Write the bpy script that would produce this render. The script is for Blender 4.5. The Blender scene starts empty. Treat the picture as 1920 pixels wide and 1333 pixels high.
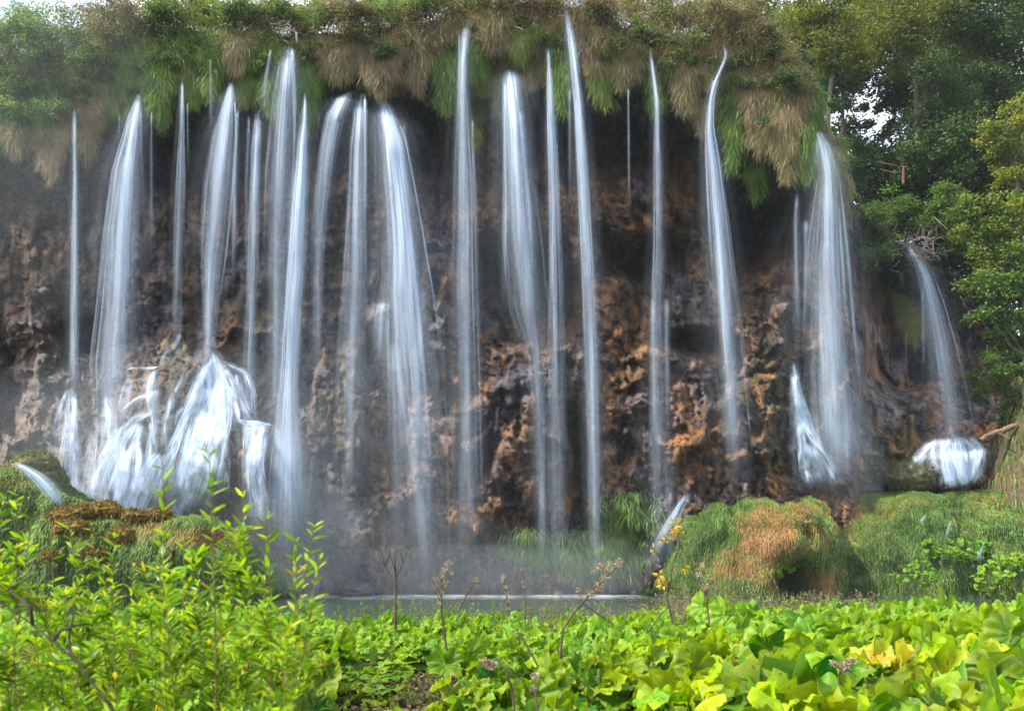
import bpy, math, random
import numpy as np
R = math.radians
C = bpy.context.scene.collection
sc = bpy.context.scene
F = 1663.0; PH = 1046.0; CZ = 2.0          # focal length and horizon in photo pixels, eye height above the pool

# ------------------------------------------------------------------ camera
cd = bpy.data.cameras.new('camera'); cam = bpy.data.objects.new('camera', cd); C.objects.link(cam)
cam.location = (0, 0, CZ); cam.rotation_euler = (R(90), 0, 0)
cd.sensor_width = 36; cd.lens = 36*F/1920; cd.shift_y = (PH-666.5)/1920
cd.clip_start = .05; cd.clip_end = 2000
cd.dof.use_dof = True; cd.dof.focus_distance = 40; cd.dof.aperture_fstop = 4.5
sc.camera = cam
# ------------------------------------------------------------------ light
SUN_EL, SUN_AZ = 50, -108                    # degrees; azimuth from +Y (behind the cliff) towards -X
w = bpy.data.worlds.new('World'); sc.world = w; w.use_nodes = True
nt = w.node_tree; nt.nodes.clear()
sky = nt.nodes.new('ShaderNodeTexSky'); sky.sky_type = 'NISHITA'; sky.sun_disc = False
sky.sun_elevation = R(SUN_EL); sky.sun_rotation = R(SUN_AZ); sky.air_density = 1.0; sky.dust_density = 3.5; sky.ozone_density = 1.2
bg = nt.nodes.new('ShaderNodeBackground'); bg.inputs[1].default_value = .15
ow = nt.nodes.new('ShaderNodeOutputWorld')
tcw = nt.nodes.new('ShaderNodeTexCoord'); cl = nt.nodes.new('ShaderNodeTexNoise'); cl.inputs['Scale'].default_value = 2.2; cl.inputs['Detail'].default_value = 6
rw_ = nt.nodes.new('ShaderNodeMapRange'); rw_.inputs[1].default_value = .42; rw_.inputs[2].default_value = .62; rw_.inputs[4].default_value = .8
mxw = nt.nodes.new('ShaderNodeMix'); mxw.data_type = 'RGBA'; mxw.inputs[7].default_value = (6.5, 6.7, 7.0, 1)
nt.links.new(tcw.outputs['Generated'], cl.inputs['Vector']); nt.links.new(cl.outputs[0], rw_.inputs[0]); nt.links.new(rw_.outputs[0], mxw.inputs[0]); nt.links.new(sky.outputs[0], mxw.inputs[6])
nt.links.new(mxw.outputs[2], bg.inputs[0]); nt.links.new(bg.outputs[0], ow.inputs[0])
sd = bpy.data.lights.new('sun', 'SUN'); sd.energy = 3.3; sd.angle = R(.6); sd.color = (1, .94, .83)
sun = bpy.data.objects.new('sun', sd); C.objects.link(sun)
el, az = R(SUN_EL), R(SUN_AZ)
from mathutils import Vector
tosun = Vector((math.sin(az)*math.cos(el), math.cos(az)*math.cos(el), math.sin(el)))
sun.rotation_euler = tosun.to_track_quat('Z', 'Y').to_euler()
sc.view_settings.view_transform = 'Standard'; sc.view_settings.look = 'None'
sc.view_settings.exposure = 1.4; sc.view_settings.gamma = 1
cy = sc.cycles
cy.use_denoising = True; cy.max_bounces = 6; cy.diffuse_bounces = 3; cy.glossy_bounces = 2
cy.transmission_bounces = 3; cy.volume_bounces = 1; cy.transparent_max_bounces = 40
cy.caustics_reflective = False; cy.caustics_refractive = False; cy.sample_clamp_indirect = 6
cy.use_adaptive_sampling = True; cy.adaptive_threshold = .02

rng = np.random.default_rng(7)
# ------------------------------------------------------------------ maths helpers
def at(px, py, Y):
    px, py, Y = np.broadcast_arrays(np.asarray(px, float), np.asarray(py, float), np.asarray(Y, float))
    return np.stack([(px-960)/F*Y, Y, CZ+(PH-py)/F*Y], -1)
def sm(x): x = np.clip(x, 0, 1); return x*x*(3-2*x)
_perm = np.random.default_rng(3).permutation(4096).astype(np.int64)
_grad = np.random.default_rng(4).normal(size=(4096, 3)); _grad /= np.linalg.norm(_grad, axis=1)[:, None]
def perlin(x, y, z):
    x, y, z = np.broadcast_arrays(np.asarray(x, float), np.asarray(y, float), np.asarray(z, float))
    xi, yi, zi = (np.floor(a).astype(np.int64) for a in (x, y, z))
    xf, yf, zf = x-xi, y-yi, z-zi
    u, v, t = (a*a*a*(a*(a*6-15)+10) for a in (xf, yf, zf))
    out = 0
    for dx in (0, 1):
        for dy in (0, 1):
            for dz in (0, 1):
                h = _perm[(_perm[(_perm[(xi+dx) & 4095]+yi+dy) & 4095]+zi+dz) & 4095]
                g = _grad[h]
                d = g[..., 0]*(xf-dx)+g[..., 1]*(yf-dy)+g[..., 2]*(zf-dz)
                out = out+d*np.where(dx, u, 1-u)*np.where(dy, v, 1-v)*np.where(dz, t, 1-t)
    return out*1.6
def fbm(x, y, z, o=4, g=.5, l=2.03):
    a, s, n = 1, 0, 0
    for i in range(o):
        s = s+a*perlin(x*l**i+i*17.3, y*l**i+i*5.1, z*l**i+i*9.7); n += a; a *= g
    return s/n
def interp(px, pts):
    p = np.array(pts, float); return np.interp(px, p[:, 0], p[:, 1])
_jit = np.random.default_rng(11).uniform(0, 1, (4096, 2))
def worley(x, z):
    xi, zi = np.floor(x).astype(np.int64), np.floor(z).astype(np.int64); f1 = np.full(np.shape(x), 9.); f2 = f1.copy(); idv = np.zeros(np.shape(x))
    for dx in (-1, 0, 1):
        for dz in (-1, 0, 1):
            h = _perm[(_perm[(xi+dx) & 4095]+zi+dz) & 4095]; j = _jit[h]; d = np.hypot(xi+dx+j[..., 0]-x, zi+dz+j[..., 1]-z)
            n1 = d < f1; f2 = np.where(n1, f1, np.minimum(f2, d)); idv = np.where(n1, h/4096., idv); f1 = np.where(n1, d, f1)
    return f1, f2, idv
def norm(v): return v/np.maximum(np.linalg.norm(v, axis=-1, keepdims=True), 1e-9)

# ------------------------------------------------------------------ mesh helpers
class MB:
    def __init__(s): s.v = []; s.f = []; s.r = []; s.n = 0
    def add(s, v, f, r=0.5):
        v = np.asarray(v, float).reshape(-1, 3); f = np.asarray(f, np.int64).reshape(-1, 4)
        s.v.append(v); s.f.append(f+s.n); s.r.append(np.broadcast_to(np.asarray(r, float), (len(v),)).copy()); s.n += len(v)
        return s
    def ribbons(s, P, W, side, r):
        """P (N,K,3) centre lines, W (N,K) half widths, side (N,3), r (N)"""
        N, K = P.shape[:2]
        off = side[:, None, :]*W[..., None]
        V = np.stack([P-off, P+off], 2).reshape(-1, 3)
        b = (np.arange(N)*K*2)[:, None]+(np.arange(K-1)*2)[None]
        f = np.stack([b, b+1, b+3, b+2], -1).reshape(-1, 4)
        return s.add(V, f, np.repeat(r, K*2))
    def leaves(s, c, ax, nr, L, Wd, r, fold=.15):
        """diamond leaves: base c, axis ax, normal nr"""
        sd_ = norm(np.cross(ax, nr)); L = np.broadcast_to(L, (len(c),))[:, None]; Wd = np.broadcast_to(Wd, (len(c),))[:, None]
        m = c+ax*L*.45+nr*L*fold
        V = np.stack([c, m+sd_*Wd, c+ax*L, m-sd_*Wd], 1).reshape(-1, 3)
        return s.add(V, np.arange(len(c)*4).reshape(-1, 4), np.repeat(r, 4))
    def tube(s, P, rad, seg=6, r=.5):
        P = np.asarray(P, float); K = len(P); rad = np.broadcast_to(rad, (K,))
        t = norm(np.gradient(P, axis=0)); ref = np.array([.13, .31, .94]) if abs(t[0, 2]) < .9 else np.array([.94, .31, .13])
        a = norm(np.cross(t, ref)); b = np.cross(t, a); th = np.arange(seg)/seg*2*np.pi
        V = P[:, None]+rad[:, None, None]*(a[:, None]*np.cos(th)[None, :, None]+b[:, None]*np.sin(th)[None, :, None])
        i = np.arange(K-1)[:, None]*seg; j = np.arange(seg)[None]; j2 = (j+1) % seg
        f = np.stack([i+j, i+j2, i+seg+j2, i+seg+j], -1).reshape(-1, 4)
        return s.add(V, f, r)
    def grid(s, V, r=.5):
        n, m = V.shape[:2]; i = np.arange(n-1)[:, None]*m; j = np.arange(m-1)[None]
        f = np.stack([i+j, i+j+1, i+m+j+1, i+m+j], -1).reshape(-1, 4)
        return s.add(V, f, r)
    def build(s, name, mat, parent=None, smooth=True, attrs=None, uv=None, cols=None, link=True, closed=False):
        v = np.concatenate(s.v).astype(np.float32); f = np.concatenate(s.f).astype(np.int32); r = np.concatenate(s.r).astype(np.float32)
        me = bpy.data.meshes.new(name); me.vertices.add(len(v)); me.vertices.foreach_set('co', v.ravel())
        me.loops.add(f.size); me.loops.foreach_set('vertex_index', f.ravel())
        me.polygons.add(len(f)); me.polygons.foreach_set('loop_start', np.arange(len(f), dtype=np.int32)*4)
        me.polygons.foreach_set('use_smooth', np.full(len(f), smooth))
        a = me.attributes.new('rnd', 'FLOAT', 'POINT'); a.data.foreach_set('value', r)
        for k, x in (attrs or {}).items():
            a = me.attributes.new(k, 'FLOAT', 'POINT'); a.data.foreach_set('value', np.asarray(x, np.float32).ravel())
        if uv is not None:
            l = me.uv_layers.new(name='UVMap'); l.data.foreach_set('uv', np.asarray(uv, np.float32).reshape(-1, 2)[f.ravel()].ravel())
        if cols is not None:
            c = me.color_attributes.new('col', 'FLOAT_COLOR', 'POINT')
            c.data.foreach_set('color', np.concatenate([cols.reshape(-1, 3), np.ones((len(v), 1))], 1).astype(np.float32).ravel())
        me.update(calc_edges=True); me.materials.append(mat)
        if not link: return me
        return new(name, me, parent)
def new(name, me, parent=None, loc=None):
    o = bpy.data.objects.new(name, me); C.objects.link(o)
    if parent is not None: o.parent = parent
    if loc is not None: o.location = loc
    return o
def tag(o, label=None, cat=None, group=None, kind=None):
    if label: o['label'] = label
    if cat: o['category'] = cat
    if group: o['group'] = group
    if kind: o['kind'] = kind
    return o
def recentre(o, p):
    """move a mesh object's origin to p without moving its geometry"""
    p = np.asarray(p, np.float32); me = o.data; v = np.empty(len(me.vertices)*3, np.float32)
    me.vertices.foreach_get('co', v); v = v.reshape(-1, 3)-p; me.vertices.foreach_set('co', v.ravel()); o.location = [float(q) for q in p]; me.update()
    return o
def empty(name, loc, label, cat, group=None):
    o = bpy.data.objects.new(name, None); C.objects.link(o); o.location = [float(q) for q in loc]; o.empty_display_size = .2
    return tag(o, label, cat, group)
def adopt(o, root):
    """world-space mesh becomes a part of the thing standing at root"""
    recentre(o, root.location); o.location = (0, 0, 0); o.parent = root; return o

# ------------------------------------------------------------------ materials
class NT:
    def __init__(s, name):
        s.m = bpy.data.materials.new(name); s.m.use_nodes = True; s.t = s.m.node_tree; s.t.nodes.clear()
        s.out = s.t.nodes.new('ShaderNodeOutputMaterial')
    def n(s, typ, **kw):
        x = s.t.nodes.new('ShaderNode'+typ)
        for k, v in kw.items():
            if k.startswith('i_'): x.inputs[int(k[2:])].default_value = v
            else: setattr(x, k, v)
        return x
    def l(s, a, b): s.t.links.new(a, b)
    def math(s, op, a, b=None, clamp=False):
        x = s.t.nodes.new('ShaderNodeMath'); x.operation = op; x.use_clamp = clamp
        for i, q in enumerate((a, b)):
            if q is None: continue
            if isinstance(q, (int, float)): x.inputs[i].default_value = q
            else: s.l(q, x.inputs[i])
        return x.outputs[0]
    def mix(s, fac, a, b, typ='MIX'):
        x = s.t.nodes.new('ShaderNodeMix'); x.data_type = 'RGBA'; x.blend_type = typ
        for i, q in ((0, fac), (6, a), (7, b)):
            if isinstance(q, (int, float, tuple)): x.inputs[i].default_value = q if not isinstance(q, tuple) else (*q, 1)[:4]
            else: s.l(q, x.inputs[i])
        return x.outputs[2]
    def ramp(s, fac, stops):
        x = s.t.nodes.new('ShaderNodeValToRGB'); e = x.color_ramp.elements
        while len(e) < len(stops): e.new(.5)
        for q, (p, c) in zip(e, stops): q.position = p; q.color = (*c, 1)
        s.l(fac, x.inputs[0]); return x.outputs[0]
    def attr(s, name): return s.n('Attribute', attribute_name=name)
    def noise(s, scale, detail=3, vec=None, rough=.55):
        x = s.n('TexNoise'); x.inputs['Scale'].default_value = scale; x.inputs['Detail'].default_value = detail; x.inputs['Roughness'].default_value = rough
        if vec is not None: s.l(vec, x.inputs['Vector'])
        return x.outputs[0]
def leaf_mat(name, stops, trans=.35, rough=.5, spec=.3, patch=0, blem=None):
    k = NT(name); c = k.ramp(k.attr('rnd').outputs['Fac'], stops)
    geo = k.n('NewGeometry')
    if patch:
        nz = k.noise(patch, 3, geo.outputs['Position'])
        c = k.mix(1.0, c, k.ramp(nz, [(.3, (.55, .6, .5)), (.7, (1.35, 1.3, 1.2))]), 'MULTIPLY')
    if blem:
        nz = k.noise(blem[0], 4, geo.outputs['Position'])
        c = k.mix(k.math('MULTIPLY', k.math('GREATER_THAN', nz, blem[1]), .85), c, blem[2])
    p = k.n('BsdfPrincipled'); k.l(c, p.inputs['Base Color']); p.inputs['Roughness'].default_value = rough
    p.inputs['Specular IOR Level'].default_value = spec
    t = k.n('BsdfTranslucent'); k.l(k.mix(1.0, c, (1.25, 1.2, .5), 'MULTIPLY'), t.inputs[0])
    m = k.n('MixShader', i_0=trans); k.l(p.outputs[0], m.inputs[1]); k.l(t.outputs[0], m.inputs[2]); k.l(m.outputs[0], k.out.inputs[0])
    return k.m
def simple_mat(name, c1, c2, scale=4, rough=.8, bump=.3, stretch=None, spec=.3):
    k = NT(name); geo = k.n('TexCoord'); vec = geo.outputs['Object']
    if stretch:
        mp = k.n('Mapping'); mp.inputs['Scale'].default_value = stretch; k.l(vec, mp.inputs[0]); vec = mp.outputs[0]
    nz = k.noise(scale, 6, vec, .65)
    c = k.ramp(nz, [(.3, c1), (.7, c2)])
    p = k.n('BsdfPrincipled'); k.l(c, p.inputs['Base Color']); p.inputs['Roughness'].default_value = rough; p.inputs['Specular IOR Level'].default_value = spec
    b = k.n('Bump'); b.inputs['Strength'].default_value = bump; b.inputs['Distance'].default_value = .1; k.l(nz, b.inputs['Height']); k.l(b.outputs[0], p.inputs['Normal'])
    k.l(p.outputs[0], k.out.inputs[0]); return k.m
def rock_mat():
    k = NT('wet tufa rock'); geo = k.n('NewGeometry'); pos = geo.outputs['Position']
    a = k.attr('col').outputs['Color']
    mp = k.n('Mapping'); mp.inputs['Scale'].default_value = (1, 1, .45); k.l(pos, mp.inputs[0])
    n1 = k.noise(1.0, 9, mp.outputs[0], .62); n2 = k.noise(4.5, 8, mp.outputs[0], .7)
    vo = k.n('TexVoronoi', feature='DISTANCE_TO_EDGE'); vo.inputs['Scale'].default_value = 1.7
    dist = k.mix(.25, mp.outputs[0], k.n('TexNoise').outputs[1]); k.l(dist, vo.inputs['Vector'])
    c = k.mix(1.0, a, k.ramp(n1, [(.36, (.3, .28, .28)), (.5, (.95, .92, .9)), (.66, (1.75, 1.6, 1.4))]), 'MULTIPLY')
    c = k.mix(1.0, c, k.ramp(n2, [(.32, (.6, .58, .57)), (.62, (1.25, 1.22, 1.2))]), 'MULTIPLY')
    m2_ = k.n('Mapping'); m2_.inputs['Scale'].default_value = (1.8, 1.8, .12); k.l(pos, m2_.inputs[0]); n3 = k.noise(1.0, 7, m2_.outputs[0], .65)
    c = k.mix(1.0, c, k.ramp(n3, [(.36, (.28, .29, .34)), (.5, (.9, .88, .88)), (.64, (1.25, 1.2, 1.1))]), 'MULTIPLY')
    p = k.n('BsdfPrincipled'); k.l(c, p.inputs['Base Color']); p.inputs['Specular IOR Level'].default_value = .4
    k.l(k.ramp(n1, [(.3, (.35,)*3), (.7, (.8,)*3)]), p.inputs['Roughness'])
    h = k.math('ADD', k.math('MULTIPLY', n1, 1.6), k.math('MULTIPLY', n2, .55))
    b = k.n('Bump'); b.inputs['Strength'].default_value = .9; b.inputs['Distance'].default_value = .35; k.l(h, b.inputs['Height']); k.l(b.outputs[0], p.inputs['Normal'])
    k.l(p.outputs[0], k.out.inputs[0]); return k.m
def water_fall_mat():
    k = NT('falling water'); uv = k.n('UVMap').outputs[0]; dens = k.attr('dens').outputs['Fac']
    def st(sx, sy, det, rough=.6):
        mp = k.n('Mapping'); mp.inputs['Scale'].default_value = (sx, sy, 1); k.l(uv, mp.inputs[0]); return k.noise(1, det, mp.outputs[0], rough)
    n1 = st(3.2, .07, 3); n2 = st(13, .12, 4, .7); n3 = st(34, .3, 2)
    s_ = k.math('ADD', k.math('ADD', k.math('MULTIPLY', n1, .9), k.math('MULTIPLY', n2, .8)), k.math('MULTIPLY', n3, .3))
    mr = k.n('MapRange'); mr.inputs[1].default_value = .78; mr.inputs[2].default_value = 1.2; mr.inputs[3].default_value = .05; mr.inputs[4].default_value = 1.75
    k.l(s_, mr.inputs[0])
    alpha = k.math('MULTIPLY', dens, mr.outputs[0], True)
    d = k.n('BsdfDiffuse'); d.inputs[0].default_value = (.70, .83, 1.0, 1)  # blue of skylit shade put into the colour of the white water
    t = k.n('BsdfTranslucent'); t.inputs[0].default_value = (.70, .83, 1.0, 1)
    m1 = k.n('MixShader', i_0=.4); k.l(d.outputs[0], m1.inputs[1]); k.l(t.outputs[0], m1.inputs[2])
    tr = k.n('BsdfTransparent'); m2 = k.n('MixShader'); k.l(alpha, m2.inputs[0]); k.l(tr.outputs[0], m2.inputs[1]); k.l(m1.outputs[0], m2.inputs[2])
    k.l(m2.outputs[0], k.out.inputs[0]); return k.m
ROCK = rock_mat(); FALL = water_fall_mat()
G1 = leaf_mat('green hanging grass', [(0, (.03, .05, .012)), (.4, (.07, .13, .02)), (.8, (.14, .24, .035)), (1, (.26, .27, .09))], .25, patch=1.5)
G2 = leaf_mat('olive hanging grass', [(0, (.04, .05, .015)), (.5, (.11, .13, .035)), (1, (.26, .25, .10))], .25, patch=1.5)
G3 = leaf_mat('tan dry grass', [(0, (.08, .055, .03)), (.5, (.26, .19, .11)), (.9, (.42, .31, .20)), (1, (.5, .42, .3))], .25, patch=1.3)
G4 = leaf_mat('brown dry grass', [(0, (.05, .035, .022)), (.5, (.15, .11, .07)), (.85, (.25, .19, .12)), (1, (.12, .17, .05))], .25, patch=1.3)
G5 = leaf_mat('yellow green moss', [(0, (.08, .09, .01)), (.5, (.27, .28, .02)), (1, (.42, .38, .04))], .25, patch=2)
GMIX = leaf_mat('mixed hanging grass', [(0, (.025, .05, .012)), (.2, (.10, .23, .03)), (.34, (.20, .31, .045)), (.48, (.17, .18, .05)), (.62, (.20, .17, .08)), (.78, (.35, .255, .155)), (.9, (.19, .145, .095)), (1, (.09, .07, .045))], .25, patch=1.0)
BASET = {'green': .2, 'olive': .4, 'tan': .68, 'brown': .74, 'yellow': .5}
GM = {'green': G1, 'olive': G2, 'tan': G3, 'brown': G4, 'yellow': G5}
SH1 = leaf_mat('shrub leaves', [(0, (.04, .07, .025)), (.5, (.09, .16, .04)), (.9, (.17, .27, .07)), (1, (.32, .27, .14))], .35, patch=.8)
SH2 = leaf_mat('pale shrub leaves', [(0, (.06, .12, .04)), (.6, (.14, .25, .09)), (.95, (.24, .36, .15)), (1, (.45, .5, .35))], .4, patch=1)
SH3 = leaf_mat('brown twiggy leaves', [(0, (.08, .07, .045)), (.5, (.19, .17, .10)), (.9, (.3, .28, .15)), (1, (.45, .38, .27))], .3, patch=1)
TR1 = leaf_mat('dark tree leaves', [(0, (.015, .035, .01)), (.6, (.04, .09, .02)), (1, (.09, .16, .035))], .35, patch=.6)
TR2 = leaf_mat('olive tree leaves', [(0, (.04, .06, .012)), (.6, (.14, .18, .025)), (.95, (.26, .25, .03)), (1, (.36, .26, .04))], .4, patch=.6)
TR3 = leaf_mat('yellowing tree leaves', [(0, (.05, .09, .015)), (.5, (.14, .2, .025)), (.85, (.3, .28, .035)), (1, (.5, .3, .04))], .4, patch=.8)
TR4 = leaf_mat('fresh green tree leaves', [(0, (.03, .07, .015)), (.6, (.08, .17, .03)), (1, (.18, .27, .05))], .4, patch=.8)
TR3M = leaf_mat('maple leaves turning yellow', [(0, (.03, .07, .015)), (.5, (.11, .19, .03)), (.85, (.24, .28, .03)), (1, (.5, .36, .04))], .4, patch=.8)
BARK = simple_mat('bark', (.06, .05, .04), (.22, .19, .16), 6, .9, .6, (1, 1, .3))
DBARK = simple_mat('dark bark', (.02, .016, .012), (.07, .055, .045), 6, .9, .6, (1, 1, .3))
DEAD = simple_mat('dead stalk', (.025, .018, .014), (.11, .08, .06), 9, .9, .2)
EARTH = simple_mat('earth', (.008, .007, .005), (.03, .024, .015), 3, .95, .8)
print('materials ok')

# ------------------------------------------------------------------ cliff
LT = [(-400, 60), (0, 120), (150, 130), (300, 80), (420, 75), (540, 85), (660, 80), (800, 60), (880, 45), (960, 45), (1060, 25), (1150, 70), (1260, 85),
      (1360, 90), (1450, 115), (1510, 190), (1545, 250), (1600, 380), (1680, 455), (1760, 480), (1850, 560), (1920, 640), (2150, 700), (2500, 720)]
LB = [(-400, 330), (0, 300), (100, 300), (200, 250), (300, 215), (420, 190), (480, 180), (560, 200), (640, 170), (720, 175), (800, 160), (850, 190), (930, 170), (1000, 150), (1100, 185),
      (1200, 170), (1280, 215), (1340, 240), (1400, 300), (1470, 320), (1540, 350), (1580, 430), (1640, 500), (1720, 560), (1850, 600), (1920, 680), (2150, 740), (2500, 760)]
BUMPS = [(1180, 480, 45, 40, -2), (935, 520, 45, 60, -2.2), (1010, 545, 65, 75, -3.2), (1200, 560, 35, 60, -1.2), (1400, 430, 50, 90, -3.2), (1490, 430, 60, 50, -2.5), (1290, 500, 45, 50, -1.2),
         (1300, 645, 50, 25, -1.6), (910, 850, 16, 50, -1.3), (790, 270, 50, 70, -1.6), (160, 610, 50, 35, -1.8), (1690, 700, 50, 32, -1.8), (1100, 260, 80, 60, -1.5), (330, 310, 70, 50, -1.4),
         (190, 300, 60, 45, -1.4), (1090, 900, 25, 70, -1.4), (620, 260, 40, 60, -1), (880, 330, 60, 40, -1.0), (1050, 700, 12, 60, -.6), (1085, 800, 15, 60, -.9), (30, 720, 30, 50, -.8),
         (1000, 770, 105, 110, 1.9), (1030, 655, 80, 25, .9), (650, 790, 50, 120, 1.9), (395, 780, 75, 110, 3.2), (390, 920, 110, 110, 2.2), (235, 880, 75, 110, 3.4), (480, 900, 38, 100, 3.0), (310, 730, 45, 70, 1.8),
         (100, 880, 80, 110, 2.2), (65, 430, 70, 70, 1.0), (1440, 600, 50, 160, 1.2), (1345, 850, 80, 90, 1.6), (800, 900, 60, 120, 1.2), (1190, 640, 45, 110, 1.0), (830, 560, 16, 90, .8), (720, 585, 26, 40, 2.6),
         (470, 560, 50, 100, .8), (1660, 840, 60, 60, 1.0), (1795, 880, 70, 55, 3.6), (1620, 620, 30, 120, 1.0), (60, 650, 60, 90, .8), (960, 980, 100, 60, .8), (690, 460, 20, 120, .7), (1290, 330, 30, 70, .8), (720, 980, 60, 90, .9)]
def rockD(px, py, fine=True):
    px = np.asarray(px, float); py = np.asarray(py, float)
    X = (px-960)/F*50; Z = CZ+(PH-py)/F*50
    lb = interp(px, LB)+14*perlin(X*.9, 3.3, 0)+7*perlin(X*2.7, 1.3, 0)
    lip = 3.3*(1-sm((py-lb)/45+.5))*(1-.75*sm((px-1570)/50))
    D = lip-2.6*np.exp(-((py-lb-70)/85.)**2)*(py > lb-60)+1.1*sm((py-560)/450)
    D = D-4.0*sm((px-1585)/60)*sm((py-300)/100)
    wx = px+26*perlin(X*.35, 7, Z*.35); wy = py+26*perlin(X*.35, 17, Z*.35)
    calm = 1-.75*sm((600-px)/60)*sm((px-120)/60)*sm((py-640)/50)
    for bx, by, rx, ry, d in BUMPS:
        if d < 0: d = d*2.3
        q = ((wx-bx)/rx)**2+((wy-by)/ry)**2
        D = D+d*np.exp(-np.minimum(q, 30)**1.3*.7)
    fold = 1-2*np.abs(fbm(X*.42, 2.2, Z*.10, 3))
    D = D+.55*fold+.75*fbm(X*.28, 5, Z*.22, 3)
    q = -Z*.24+1.3*fbm(X*.22, 12, Z*.12, 3)+.35*perlin(X*.9, 3, Z*.3); q = q-np.floor(q)
    saw = q**1.3*(1-sm((q-.86)/.14)); am = sm(.5+1.4*fbm(X*.3, 21, Z*.3, 2))*sm((py-lb-20)/60)
    D = D+1.5*am*calm*(saw-.3)
    q = -Z*.6+1.6*fbm(X*.5, 15, Z*.3, 3); q = q-np.floor(q); D = D+.5*calm*sm((py-lb)/40)*sm(.5+1.5*fbm(X*.6, 25, Z*.6, 2))*(q**1.3*(1-sm((q-.82)/.18))-.3)
    D = D+.8*calm*sm((py-lb)/60)*(np.abs(fbm(X*.5, 35, Z*.42, 3))*2.4-.5)
    if fine:
        wx_ = X+.7*perlin(X*.9, 44, Z*.9); wz_ = Z+.7*perlin(X*.9, 45, Z*.9); low = calm*sm((py-lb+10)/60)
        f1, f2, iv = worley(wx_*.42, wz_*.30); msk = sm(.5+1.8*fbm(X*.16, 71, Z*.13, 2)); D = D+low*(.35+.65*msk)*(.75*np.minimum((f2-f1)*2.2, .8)+.9*(iv-.5)); dr = 1-2*np.abs(fbm(X*1.5, 61, Z*.13, 3)); D = D+.42*(1-msk)*low*dr
        f1, f2, iv = worley(wx_*1.1+9, wz_*.8); D = D+(.3+.7*calm)*(.3+.7*msk)*(.30*np.minimum((f2-f1)*2.5, .7)+.16*(iv-.5))
        led = fbm(X*.25, 9, Z*.7, 3); D = D+.35*led
        rid = 1-2*np.abs(fbm(X*1.2, 4.1, Z*.45, 4, .55)); D = D+.38*rid*rid*(.4+.6*msk)
        bl = np.abs(fbm(X*1.1, 8.8, Z*1.1, 4, .6)); D = D-.45*np.exp(-(bl/.05)**2)*.6
        D = D+.22*fbm(X*3.4, 6, Z*2.0, 4, .6)
    return D
def rockY(px, py): return 50-rockD(px, py)
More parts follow.
